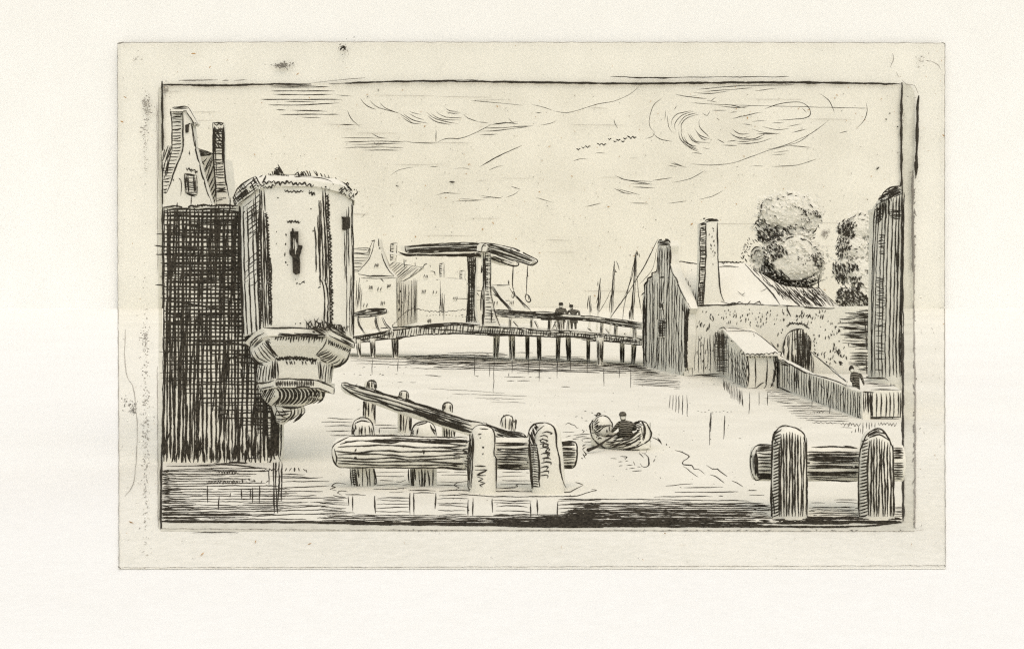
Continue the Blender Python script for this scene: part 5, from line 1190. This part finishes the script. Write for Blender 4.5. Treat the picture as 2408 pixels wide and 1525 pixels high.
# lean-to shed
shed = thing('lean_to_shed', (XD(1790, 62), 62, 0), 'small lean-to shed with a pale slanted roof against the stone wall', 'shed')
zf = W(0, 834, 61.9).z; zb = W(0, 780, 68.3).z; x0, x1 = 13.15, 14.82
m = MB('mid', 63)
fr_ = [Vector((x0, 61.9, -.2)), Vector((x1, 61.9, -.2)), Vector((x1, 61.9, zf)), Vector((x0, 61.9, zf))]
bk_ = [Vector((x0, 68.5, -.2)), Vector((x1, 68.5, -.2)), Vector((x1, 68.5, zb)), Vector((x0, 68.5, zb))]
m.prism(fr_, bk_)
m.hatch(pts('E', '165,930 235,940 240,990 270,1020 330,1062 365,1085 365,1265 330,1270 215,1180 165,1160'), 90, 5.2, 3.2, .3, 6)
m.hatch(pts('E', '165,930 240,950 240,1180 170,1160'), 3, 4.6, 3.2, .3, 4); m.hatch(pts('E', '230,1040 365,1080 365,1265 300,1250'), 75, 5.4, 2.8, .3, 6); m.hatch(pts('E', '170,930 215,915 235,1000 180,1050'), 88, 3, 3.6, .3, 4)
m.s('E', '365,1090 368,1180 362,1265;405,1085 410,1180 405,1268;475,1075 478,1150 470,1250 455,1268;530,1060 525,1150 515,1230 495,1262;410,1265 460,1230;340,1270 440,1272', 3)
m.hatch(pts('E', '345,1060 540,1060 535,1085 350,1088'), 88, 5, 2.8, .3, 4); m.hatch(pts('E', '515,1080 540,1070 530,1200 505,1255 500,1250 520,1150'), 84, 3, 3.4, .3, 4)
m.build('shed_wall', shed)
m = MB('mid', 63)
q = [Vector((x0 - .12, 61.6, zf - .04)), Vector((x1 + .12, 61.6, zf - .04)), Vector((x1 + .12, 68.5, zb + .05)), Vector((x0 - .12, 68.5, zb + .05))]
m.prism(q, [p + Vector((0, 0, .14)) for p in q])
m.s('E', '240,930 310,928 380,932;245,910 330,920 400,935 470,985 545,1050;240,945 245,975 275,992;190,915 220,905 238,930', 3).zig(pts('E', '320,1062 400,1066 545,1055'), 18, 1.8, 3)
m.s('E', '330,1060 345,1040;318,1055 325,1035;395,940 400,960', 2.6)
m.build('shed_roof', shed)

# the quay behind the plank wall
q1 = (XD(1843, 61), 61.0); q2 = (XD(2022, 49.3), 49.3); q3 = (XD(2120, 49.0), 49.0)
m = MB('mid', 58)
t = [Vector((x, y, .38)) for x, y in ((q1[0], q1[1] + .4), (q2[0] + .1, q2[1] + .4), (XD(2119, 49.4), 49.4), (XD(2119, 66.4), 66.4), (14.9, 66.9))]
m.prism(list(reversed(t)), [p - Vector((0, 0, .7)) for p in reversed(t)])
o = m.build('quay'); tag(o, kind='structure')
PF = Plane(q1, q2)
m = MB('mid', 55)
fp = pts('T', '110,500 130,575 200,600 370,690 480,750 700,820 950,905 1010,940 1130,965') + pts('T', '1135,1300 1105,1292 900,1220 600,1108 520,1085 380,1045 250,965 90,905 70,900')
m.slab(fp, PF, .35)
m.s('T', '130,580 180,605 270,640 370,690 480,750 600,780 780,830 950,900;560,765 700,800 860,860 950,890;640,790 800,835 940,895', 4).s('T', '90,890 190,930 250,960 330,1010 400,1045 520,1085 620,1105 760,1160 900,1215 1030,1265 1110,1290', 4)
for u in range(120, 1130, 29):
    top = 590 + max(0, u - 180) * .43; top = min(top, 960); b_ = 925 + (u - 170) * .42 if u > 170 else 900
    m.ln(pts('T', f'{u+R.gauss(0,3)},{top+8} {u+R.gauss(0,5)},{(top+b_)/2} {u+R.gauss(0,4)},{b_-R.uniform(0,25)}'), R.uniform(3.6, 4.9), taper=.5)
m.hatch(pts('T', '120,600 300,660 480,755 700,830 950,910 1050,950 1120,970 1110,1285 900,1215 600,1105 380,1040 250,950 100,890'), 90, 22, 2.8, .35, 26, brk=.6)
m.hatch(pts('T', '95,500 135,570 140,760 80,900 60,900'), 86, 3.4, 4, .3, 6); m.hatch(pts('T', '140,570 260,640 250,680 140,640'), 25, 3.6, 3.6, .4, 5); m.hatch(pts('T', '310,680 370,700 375,900 345,900'), 88, 3.4, 3.8, .3, 12)
m.s('T', '135,485 170,500 160,540 200,560;60,500 110,490', 3.4)
m.s('T', '530,1085 535,1160;580,1070 600,1110;610,1060 620,1100;745,1150 745,1200;810,1170 812,1220', 3)
own(m, 'plank_wall', (XD(1930, 55), 55, 0), 'sloping dark wall of upright planks running from the shed to the tower quay', 'fence')
m = MB('mid', 49)
bx = [Vector((q2[0] + .35, 49.0, -.2)), Vector((XD(2120, 49), 49.0, -.2)), Vector((XD(2120, 49), 49.0, 1.27)), Vector((q2[0] + .35, 49.0, 1.27))]
bx = [Vector((XD(2033, 49), 49, p.z)) if abs(p.x - q2[0] - .35) < 1e-4 else p for p in bx]
m.prism(bx, [p + Vector((1.7 if p.x < 15.8 else .9, 5.2, 0)) for p in bx])
m.s('T', '1230,945 1350,945 1590,945;1140,965 1270,972;1120,1260 1300,1270 1590,1265;1130,1285 1300,1285 1570,1290', 3.6)
m.hatch(pts('T', '1130,960 1260,965 1265,1285 1130,1285'), 89, 4.8, 3.6, .3, 10); m.hatch(pts('T', '1190,970 1260,970 1262,1280 1190,1280'), 89, 3.2, 3.6, .3, 10)
for u in (1300, 1355, 1415, 1460, 1505, 1560, 1585): m.s('T', f'{u},{965+R.randint(0,20)} {u+5},1100 {u-2},1275', 3.4)
m.s('T', '1490,1260 1490,1310;1350,1270 1355,1310;1280,1260 1285,1300', 3)
m.hatch(pts('T', '1140,770 1240,790 1330,790 1440,840 1470,880 1520,885 1480,905 1180,880'), 2, 4, 3.2, .3, 12, brk=.3); m.s('T', '1180,800 1330,800 1400,800 1440,840;1170,875 1300,880 1520,885;1280,930 1470,935', 3.2)
m.s('T', '1280,850 1280,925;1350,860 1345,930;1410,850 1415,935;1470,860 1470,935', 2.8)
own(m, 'plank_quay', (XD(2078, 49), 49, -.2), 'low block of upright planks at the water under the tall round tower', 'quay')
# tall round tower cut by the right edge of the view
tc = Vector((XD(2121, 53), 53.0, 0)); rr_ = 72 * 52.4 / FPX
m = MB('mid', 52); rows = []
def tring(z, k, tilt=0.0):
    return [Vector((min(tc.x - rr_ * k * math.cos(a), XD(2120, tc.y - rr_ * k * math.sin(a))), tc.y - rr_ * k * math.sin(a), z + tilt * (math.sin(a)))) for a in (math.pi * .5 * i / 14 for i in range(0, 15))] + [Vector((tc.x, tc.y + .6, z + tilt * .2)), Vector((tc.x - rr_ * k, tc.y + .6, z - tilt * .0))]
zt_ = W(0, 500, 52.5).z
rows = [tring(1.0, 1.0), tring(zt_ * .5, .98), tring(zt_ - .1, .955, .55), tring(zt_ + .05, 1.0, .75), tring(zt_ + .18, .99, 1.05)]
m.grid(list(reversed(rows)), True); m.face(rows[0]); m.face(list(reversed(rows[-1])))
for u, w in ((1108, 4), (1122, 3.4), (1145, 3.2), (1165, 4), (1185, 3.6), (1210, 4), (1232, 3.4), (1250, 4), (1270, 4.4), (1280, 3.6)):
    x0 = u + 14 + (1280 - u) * .08
    m.ln(pts('E', f'{x0},{190 - (x0-1120)*.5} {u+8},500 {u+2},800 {u-4},1000 {u},{1195 + R.randint(-10,20)}'), w)
m.s('E', '1120,195 1112,350 1105,600 1100,900 1100,1200', 4.4)
m.hatch(pts('E', '1122,185 1180,130 1220,110 1205,240 1160,260 1125,300'), 90, 3.6, 3.8, .35, 8); m.hatch(pts('E', '1125,200 1165,180 1165,260 1122,300'), -35, 4, 3.4, .4, 6)
m.hatch(pts('E', '1140,130 1200,80 1275,58 1285,110 1240,130 1195,120 1150,160'), -25, 3.6, 4, .35, 5); m.hatch(pts('E', '1205,205 1285,205 1285,250 1205,255'), 2, 4, 3.8, .4, 5)
m.s('E', '1145,150 1165,110 1210,75 1275,58;1122,190 1150,165 1215,130 1280,95;1165,115 1160,150;1200,85 1210,135', 4)
m.hatch(pts('E', '1145,350 1180,350 1178,480 1140,480'), 2, 6, 3.6, .4, 3, brk=.2); m.hatch(pts('E', '1130,600 1175,600 1180,800 1130,800'), 2, 5.4, 2.8, .4, 6, brk=.3); m.hatch(pts('E', '1120,780 1180,780 1175,1180 1120,1180'), 2, 9, 2.6, .4, 5, skip=.15)
m.hatch(pts('E', '1245,440 1265,440 1265,570 1248,570'), 89, 3, 4, .3, 8)
m.s('E', '1280,100 1280,600 1278,1195', 4)
own(m, 'round_tower', (tc.x, tc.y, 1.0), 'tall slim dark striped round tower at the right edge of the view', 'tower')
# figure standing behind the lower end of the plank wall
J, B = stand(-.16, -.10, .02)
hg = W(0, 860, 51.0).z - .38
p = figure('person', 'dark figure standing behind the lower end of the plank wall by the tower', 'person', (XD(2013, 51.0), 51.0, .38), J, B, (-.30, -.12, 1.62, .11), hg / 1.81, .35)
h = MB('mid', 51); sc_ = hg / 1.81; rows = []
for z, r in ((1.60, .112), (1.68, .122), (1.76, .10), (1.83, .05), (1.84, .01)): rows.append([Vector(((-.24 + r * math.cos(k * math.pi / 6)) * sc_, (.02 + r * math.sin(k * math.pi / 6)) * sc_, z * sc_)) for k in range(12)])
h.grid(rows, True); h.mats = [COAT, INK]; h.m = [1] * len(h.m); ho = h.build('hair'); ho.parent = p
# ------------------------------------------------------------------ trees and the overgrown bank behind the wall
def lump(m, c, r, sq=(1, 1, 1), seed=0, bump=.13, nu=26, nv=16, rag=0.0):
    rows = []; rs = random.Random(seed); ph = [(rs.randint(1, 6), rs.uniform(1, 6), rs.uniform(0, 6.3), rs.uniform(0, 6.3)) for _ in range(7)]
    for j in range(nv + 1):
        v = math.pi * j / nv; row = []
        for i in range(nu):
            u = 2 * math.pi * i / nu
            k = 1 + bump * sum(math.sin(a * u + p) * math.sin(b * v + q) for a, b, p, q in ph) / 2.4 + rs.uniform(-rag, rag) * math.sin(v)
            row.append(Vector((c[0] + r * sq[0] * k * math.sin(v) * math.cos(u), c[1] + r * sq[1] * k * math.sin(v) * math.sin(u), c[2] + r * sq[2] * k * math.cos(v))))
        rows.append(row)
    m.grid(rows, True)
def foliage(m, L):                                       # boughs of loose leaves with gaps between them, thicker towards the outside
    for c, r, sq, sd in L:
        lump(m, c, r * .88, sq, sd, .10, 40, 26, .06)
        for _ in range(int(110 * r * r * sq[0] * sq[2])):
            z = R.uniform(-1, 1); u = R.uniform(0, 6.283); q = math.sqrt(1 - z * z); k = R.uniform(.86, 1.12)
            f = 1 + .10 * math.sin(5 * u + sd) * q + .08 * math.sin(7 * z + sd)
            p = Vector((c[0] + r * sq[0] * k * f * q * math.cos(u), c[1] + r * sq[1] * k * q * math.sin(u), c[2] + r * sq[2] * k * f * z))
            nv = Vector((R.gauss(0, .3), R.gauss(0, .3) - .75, R.gauss(0, .3) + .65)).normalized()
            a = nv.cross(Vector((R.gauss(0, 1), R.gauss(0, 1), R.gauss(0, 1)))).normalized(); b = nv.cross(a) * .07 * R.uniform(.8, 1.4); a *= .17 * R.uniform(.7, 1.3)
            m.face([p - a, p + b - a * .1, p + a, p - b - a * .1])
dT = 79.0
tree = thing('leafy_tree', (XD(1860, dT), dT, 0), 'large pale billowing tree with two rounded crowns above the stone wall', 'tree')
m = MB('mid', dT)
m.tube([(XD(1880, dT), dT + .3, 0), (XD(1876, dT), dT + .2, 3.4), (XD(1868, dT), dT, 6.0), (XD(1860, dT), dT, 8.5)], [.4, .34, .24, .1], 10)
for sx, z0, z1 in ((-1.4, 4.2, 7), (1.3, 4.4, 6.6), (-.8, 6, 9.4), (.9, 6.4, 9.6)): m.tube([(XD(1874, dT), dT + .2, z0), (XD(1870, dT) + sx, dT, z1)], [.16, .05], 8)
m.build('trunk', tree)
m = MB('mid', dT)
def cpx(F, u, v, d): return W(*px(F, u, v), d)
s79 = FPX / dT
L1 = [(cpx('R', 590, 330, dT), 75 / s79, (1, .9, .60), 3), (cpx('R', 400, 330, dT), 34 / s79, (1, .9, 1.0), 4), (cpx('R', 820, 400, dT), 30 / s79, (1, .9, 1.2), 5), (cpx('R', 380, 560, dT + .4), 38 / s79, (1, .9, .8), 6),
      (cpx('R', 660, 880, dT - .6), 68 / s79, (1, .85, .88), 7), (cpx('R', 420, 820, dT), 40 / s79, (1, .9, 1.0), 8), (cpx('R', 880, 930, dT), 26 / s79, (.9, .9, 1.5), 9), (cpx('R', 260, 850, dT + .5), 26 / s79, (1, .9, 1.0), 10), (cpx('R', 560, 1090, dT - .2), 60 / s79, (1.1, .8, .45), 12), (cpx('R', 400, 1010, dT + .1), 48 / s79, (1.1, .8, .8), 13), (cpx('R', 640, 600, dT + .1), 46 / s79, (1.1, .8, .7), 14), (cpx('R', 760, 1080, dT - .2), 42 / s79, (1.1, .8, .55), 15)]
L1 = [(c, r, (q[0], q[1] * .32, q[2]), s_) for c, r, q, s_ in L1]
foliage(m, L1)
DK = dict(lift=.05)
m.s('R', '290,225 270,260 260,350;315,190 345,190 385,205;450,200 475,180;505,160 550,165;565,145 630,125;660,150 680,155;750,155 778,172;820,235 870,290;895,320 930,350;945,370 960,400;965,430 975,465;935,490 925,510;910,520 890,560 860,585;260,320 255,350;245,380 240,430;210,440 190,490', 3.2, **DK)
m.s('R', '395,265 415,290;415,390 440,392;370,372 380,378;650,490 690,490;740,555 790,535;805,580 840,555;720,515 735,525;860,645 890,630;725,370 760,370;820,420 835,460;505,290 515,280;575,245 580,250;640,268 680,290', 3.2, **DK)
m.ticks(pts('R', '700,290 830,300 950,350 960,420 860,390 780,380'), 34, 6, 60, 2.8, **DK); m.ticks(pts('R', '720,400 860,410 850,470 740,460'), 14, 3, 60, 2, **DK)
m.ticks(pts('R', '210,400 300,400 330,470 620,520 600,580 480,660 330,690 230,640 200,520'), 110, 8, 48, 3.2, **DK)
for t in ('340,640 400,680 480,660 540,690', '350,600 420,650 490,655', '420,570 430,610 500,650', '330,655 390,690 440,690', '560,550 600,590 630,600', '440,575 470,610 520,620', '545,665 590,635 640,628', '310,600 360,650', '480,640 540,690'): m.s('R', t, 3.4, **DK)
m.ticks(pts('R', '190,640 300,600 310,690 230,700'), 20, 8, 50, 3, **DK); m.ticks(pts('R', '280,740 440,700 540,760 580,830 430,880 400,960 300,900'), 90, 8, 66, 3.2, **DK)
m.ticks(pts('R', '120,640 200,680 130,760 60,880 20,880 60,740'), 30, 5, 60, 2.6, **DK)
m.s('R', '145,810 160,780 200,745 240,740;115,780 140,765;120,750 150,740;180,840 200,790 260,785;160,880 150,850 170,830;170,900 200,905;190,660 230,690;105,830 135,860;75,880 100,920', 3.2, **DK)
m.ticks(pts('R', '860,830 950,800 1000,920 980,1010 880,960'), 55, 6, 70, 2.6, **DK); m.ticks(pts('R', '660,830 860,830 860,960 700,950'), 30, 3, 60, 2.2, **DK)
m.s('R', '720,645 750,660 795,655;800,670 840,700 855,725;865,740 930,750;900,760 930,780;940,810 965,830;985,900 1000,920;960,950 975,990', 3, **DK)
m.ticks(pts('R', '300,900 420,940 410,1000 300,980'), 34, 9, 40, 3, **DK)
for i in range(24):                                       # curved strokes swept under the lower crown
    r = 1 + i * .045; a0 = math.radians(R.uniform(150, 195)); a1 = math.radians(R.uniform(20, 75)); cx_, cy_ = 655, 985
    n_ = 3; seg = [(a0 + (a1 - a0) * q / n_ + R.uniform(.0, .05), a0 + (a1 - a0) * (q + 1) / n_ - R.uniform(.02, .16)) for q in range(n_)]
    for b0, b1 in seg:
        P0 = [px('R', cx_ + 245 * r * math.cos(b0 + (b1 - b0) * t), cy_ + 150 * r * math.sin(b0 + (b1 - b0) * t)) for t in (0, .33, .66, 1)]
        if P0[-1][1] < 678 and max(p[0] for p in P0) < 1932: m.ln(P0, 3.0, **DK)
m.ticks(pts('R', '330,980 470,1000 620,1130 520,1180 400,1110'), 60, 11, 48, 3, dj=10, **DK); m.ticks(pts('R', '560,500 760,520 800,640 600,640'), 16, 6, 30, 2.4, **DK)
m.build('crown', tree)
# bank of dark overgrowth sweeping down right, below the tree
m = MB('mid', 76)
bp_ = pts('R', '60,940 180,1000 420,1110 560,1190 940,1215 985,1250 1060,1340 1150,1430 1300,1450') + [(1999, 735), (1850, 735)] + pts('R', '520,1420 450,1330 250,1130')
zz = []
pl = flat(75.2)
rows = []
edge = pts('R', '60,935 150,1000 300,1070 450,1160 560,1200 700,1210 850,1215 940,1215 990,1260 1080,1360 1180,1425 1300,1446')
for k in range(6):
    f = k / 5
    rows.append([W(x * 1.0 + f * 6, y + (730 - y) * f, 77.6 - 3.2 * math.sin(f * 1.57)) for x, y in edge])
m.grid(rows)
rows2 = [[Vector((p.x, p.y + .01, p.z)) for p in rows[0]], [Vector((p.x, 79.5, max(.3, p.z - 1.5))) for p in rows[0]]]
m.grid(rows2)
m.s('R', '40,935 90,980 180,1070 260,1150 340,1220 430,1320 520,1415;940,1060 930,1140 930,1215;500,1205 600,1200 750,1215 880,1220 940,1215;940,1215 990,1270 1060,1340 1130,1400 1200,1440', 3.8)
for i in range(38):
    t = i / 37; x0 = 130 + 760 * t + R.uniform(-15, 15); y0 = 990 + 240 * min(1, t * 1.9) + R.uniform(-10, 20)
    L = 1.0 - .25 * t
    m.s('R', f'{x0},{y0} {x0+25+60*t},{y0+80*L} {x0+90+70*t},{y0+150*L} {x0+180+60*t},{min(1440, y0+ (215 if t>.3 else 330*L))}', 3.8, taper=.2)
m.hatch(pts('R', '500,1200 940,1220 1060,1340 1150,1430 700,1420 560,1300'), 52, 5.5, 4.2, .3, 14, brk=.5)
m.hatch(pts('R', '170,1010 420,1120 520,1200 560,1330 430,1310 280,1150'), 44, 5, 3.4, .3, 12, brk=.5)
for t in ('640,1230 660,1260 720,1290', '760,1240 760,1290 800,1330', '850,1230 870,1290 930,1330', '600,1240 590,1280 640,1320', '700,1300 690,1340 760,1370', '820,1330 880,1370'): m.s('R', t, 4)
m.s('R', '930,1400 960,1430 1000,1440;1000,1440 1100,1445 1250,1450;560,1420 700,1440 900,1440', 3.8)
own(m, 'overgrown_bank', (XD(1870, 76), 76, 0), 'dark sweeping overgrown bank under the billowing tree above the wall', 'bank')

dT2 = 77.0
tree = thing('leafy_tree', (XD(2010, dT2), dT2, 0), 'narrow dark dotted tree half behind the tall striped tower', 'tree')
m = MB('mid', dT2)
m.tube([(XD(2010, dT2), dT2 + .4, 0), (XD(2008, dT2), dT2 + .3, 4), (XD(2012, dT2), dT2, 8)], [.35, .28, .1], 10)
for sx, z0, z1 in ((-.8, 4.0, 6), (.9, 4.4, 7)): m.tube([(XD(2008, dT2), dT2 + .3, z0), (XD(2008, dT2) + sx, dT2, z1)], [.14, .05], 8)
m.build('trunk', tree)
m = MB('mid', dT2); s77 = FPX / dT2
L2 = [(cpx('R', 1420, 490, dT2), 36 / s77, (1, .9, .85), 21), (cpx('R', 1250, 530, dT2), 24 / s77, (1, .9, .9), 22), (cpx('R', 1330, 760, dT2), 40 / s77, (1, .9, .75), 23), (cpx('R', 1280, 1000, dT2), 38 / s77, (1, .9, .9), 24), (cpx('R', 1420, 1050, dT2 - .4), 34 / s77, (1, .9, 1.1), 25), (cpx('R', 1250, 1320, dT2 - .6), 26 / s77, (1, .9, .9), 26), (cpx('R', 1420, 1330, dT2 - .4), 32 / s77, (1, .9, .9), 27), (cpx('R', 1500, 760, dT2 + .5), 40 / s77, (.8, .9, 1.4), 28)]
L2 = [(c, r, (q[0], q[1] * .32, q[2]), s_) for c, r, q, s_ in L2]
foliage(m, L2)
m.s('R', '1255,460 1270,430 1290,415;1295,410 1345,395 1365,370;1395,385 1425,348;1455,385 1485,365;1505,360 1560,358;1425,428 1470,425;1345,765 1390,770;1360,805 1385,805;1490,620 1520,635;1500,770 1540,800;1465,1010 1500,1020 1495,1060;1370,450 1340,470 1330,520;1380,480 1360,510', 3, **DK)
def fl(*a): return 62
m.ticks(pts('R', '1150,480 1220,430 1300,430 1340,520 1360,610 1330,640 1230,610 1160,590'), 75, 8, 118, 2.8, **DK)
m.ticks(pts('R', '1200,490 1290,470 1350,580 1340,630 1220,600'), 40, 9, 70, 2.8, **DK); m.ticks(pts('R', '1150,620 1250,620 1320,720 1310,780 1220,800 1210,890 1140,880 1130,740'), 85, 8, 112, 2.8, **DK)
m.ticks(pts('R', '1100,930 1240,920 1380,950 1390,1000 1270,1040 1250,1120 1240,1190 1150,1160 1090,1030'), 105, 8, 70, 2.8, **DK); m.ticks(pts('R', '1330,940 1400,960 1390,1010 1300,1010'), 20, 9, 66, 3, **DK)
m.ticks(pts('R', '1140,1250 1200,1210 1300,1200 1370,1250 1350,1420 1200,1430 1140,1380'), 120, 9, 60, 3.2, dj=40, **DK); m.ticks(pts('R', '1340,1160 1440,1160 1400,1260 1520,1330 1530,1420 1380,1430'), 80, 9, 48, 3.2, dj=25, **DK)
m.ticks(pts('R', '1230,800 1380,830 1400,900 1260,910'), 14, 4, 60, 2.4, **DK); m.ticks(pts('R', '1400,700 1530,700 1530,760 1400,760'), 8, 4, 60, 2.4, **DK); m.ticks(pts('R', '1280,1080 1430,1090 1420,1150 1290,1150'), 20, 6, 100, 3, **DK)
m.s('R', '1430,1160 1460,1190;1290,1185 1340,1155 1420,1160;1400,1440 1430,1420 1450,1445;1440,1400 1530,1425', 3.4, **DK)
m.build('crown', tree)

# ================================================================== THE ROWING BOAT
dB = 41.0; s41 = FPX / dB
cB = Vector((XD(1462, dB), dB, 0)); yawb = math.radians(-28)
ax = Vector((math.cos(yawb), math.sin(yawb), 0)); sd_ = Vector((-ax.y, ax.x, 0))
boat = thing('rowing_boat', tuple(cB), 'small open rowing boat with one rower crossing the middle of the canal', 'boat')
m = MB('near', dB); rows = []
prof = [(-1.20, .10, .72, .05), (-1.12, .34, .68, -.05), (-.85, .56, .52, -.14), (-.4, .70, .42, -.16), (.1, .72, .42, -.16), (.55, .64, .55, -.15), (.85, .48, .80, -.08), (1.05, .22, .98, .05), (1.12, .05, 1.0, .2)]
for t, hw, zr, zk in prof:
    o_ = [(-1, zr), (-.97, zr * .6), (-.78, .08), (-.35, zk), (.35, zk), (.78, .08), (.97, zr * .6), (1, zr), (.90, zr), (.86, zr * .6), (.66, .16), (.3, zk + .1), (-.3, zk + .1), (-.66, .16), (-.86, zr * .6), (-.90, zr)]
    rows.append([cB + ax * t + sd_ * (q * hw) + Vector((0, 0, z)) for q, z in o_])
m.grid(rows, True); m.face(rows[0]); m.face(list(reversed(rows[-1])))
m.s('M', '620,380 580,450 565,500 580,600 600,700 640,760 720,850 830,920 900,970 1020,1010 1200,1020 1400,1005 1620,1005', 4.6)
m.s('M', '640,640 740,700 830,720 900,770;600,640 700,650 830,690 1000,705 1200,700 1350,650;780,680 1000,720 1200,715', 4.8)
m.s('M', '880,800 1000,760 1300,740 1450,680 1620,560;900,830 1100,820 1330,780 1480,700 1600,620;960,880 1150,880 1350,830 1500,760 1620,660;980,940 1180,935 1380,880 1520,810 1640,700;1000,1010 1250,990 1430,940 1600,860 1660,780;1300,990 1500,950 1640,880 1780,830', 4.8)
m.hatch(pts('M', '1000,730 1350,680 1600,560 1600,620 1350,760 1000,790'), -22, 5, 4, .3, 6, brk=.3); m.hatch(pts('M', '640,700 860,800 1000,1000 1250,990 1620,860 1640,720 1300,800 1000,800'), -16, 7.5, 3.6, .3, 8, brk=.4)
m.hatch(pts('M', '1180,890 1480,760 1640,640 1640,700 1500,820 1200,910'), -28, 6, 3.6, .3, 6, brk=.4)
m.s('M', '1560,430 1580,390 1650,395 1700,500 1715,600 1700,760 1640,860;1650,390 1740,430 1800,540 1850,640 1830,740 1760,820 1690,860 1640,880;1800,580 1850,640 1820,740;1690,500 1700,640 1660,800', 4.6)
m.hatch(pts('M', '1630,520 1690,520 1710,640 1660,820 1610,860 1640,660'), 86, 4.6, 3.8, .3, 6, brk=.3)
m.hatch(pts('M', '1220,560 1420,500 1560,400 1680,420 1660,520 1500,560 1350,640 1220,690'), -22, 3.2, 4.6, .3, 5); m.hatch(pts('M', '1220,600 1400,520 1420,640 1230,700'), 60, 4, 4.2, .3, 4)
m.build('hull', boat)
for t in (-.35, .35):
    b2 = MB('near', dB); a = cB + ax * t + Vector((0, 0, .34)); b2.prism([a - sd_ * .6 - ax * .11, a + sd_ * .6 - ax * .11, a + sd_ * .6 + ax * .11, a - sd_ * .6 + ax * .11], [q + Vector((0, 0, .04)) for q in (a - sd_ * .6 - ax * .11, a + sd_ * .6 - ax * .11, a + sd_ * .6 + ax * .11, a - sd_ * .6 + ax * .11)]); b2.build('thwart', boat)
m = MB('near', dB + .2)
bc = cpx('M', 810, 500, dB + .25); lump(m, (bc.x, bc.y, bc.z), 25 / s41, (1.0, .8, 1.0), 51, .05)
m.s('M', '640,420 700,340 790,290 850,285 930,310 1000,400 1040,460 1045,540;690,300 710,260 740,220 790,240 730,270 680,300;660,260 700,270;600,380 640,400', 4.2)
for t in ('640,440 720,390 740,350', '640,490 700,440 770,405', '650,520 720,480 740,460', '670,560 740,510 810,480', '690,590 760,540 880,465', '720,620 790,560', '750,630 800,570 860,510 960,485 1040,490', '630,400 620,500 640,600', '650,560 680,610 750,640', '960,490 965,540 980,610;920,570 920,630'): m.s('M', t, 3.8)
own(m, 'bundle', (bc.x, bc.y, bc.z - .38), 'pale rounded bundle lying in the left end of the rowing boat', 'bundle', smooth=True)
# rower, seen from behind with bent back
pr_ = cB + ax * .18 + sd_ * .05; z0 = .30
J = [(0, 0, .10, .16), (-.02, 0, .34, .19), (-.04, 0, .54, .18), (-.08, -.01, .66, .07), (-.10, -.03, .76, .10), (-.10, -.02, .86, .10), (.12, .1, .08, .11), (.20, .42, .16, .08), (.20, .62, -.10, .06), (-.12, .1, .08, .11), (-.18, .42, .16, .08), (-.18, .62, -.10, .06),
     (.20, .02, .54, .085), (.30, .14, .34, .065), (.18, .34, .28, .045), (.12, .40, .28, .035), (-.22, .02, .54, .085), (-.34, .10, .34, .065), (-.38, .28, .24, .045), (-.38, .34, .22, .035)]
B = [(0, 1), (1, 2), (2, 3), (3, 4), (4, 5), (0, 6), (6, 7), (7, 8), (0, 9), (9, 10), (10, 11), (2, 12), (12, 13), (13, 14), (14, 15), (2, 16), (16, 17), (17, 18), (18, 19)]
ztp = W(0, 965, dB).z
p = figure('person', 'rower in a dark striped jacket sitting in the small rowing boat', 'person', (XD(1472, dB), dB - .02, z0), J, B, (-.10, -.12, .79, .09), (ztp - z0) / .97)
p.scale = (1.12, 1.12, .97)
h = MB('near', dB); sc_ = (ztp - z0) / .97; rows = []
for z, r in ((.82, .02), (.82, .108), (.86, .112), (.90, .108), (.95, .08), (.975, .02)): rows.append([Vector((-.10 * sc_ + r * sc_ * math.cos(k * math.pi / 6), -.02 + r * sc_ * math.sin(k * math.pi / 6), z * sc_)) for k in range(12)])
h.grid(rows, True); h.mats = [COAT, INK]; ho = h.build('cap'); ho.parent = p
m = MB('near', 39.9)
m.tube([cpx('M', 1215, 600, 41.1), cpx('M', 900, 800, 40.2), cpx('M', 700, 930, 39.9), cpx('M', 520, 1000, 39.7)], [.03, .035, .045, .07], 8, 1)
m.s('M', '900,790 840,860 760,900 640,960 500,1000;480,1000 560,1010 640,975', 4)
own(m, 'oar', tuple(cpx('M', 700, 930, 39.9)), 'dark oar dipping into the water left of the rowing boat', 'oar')
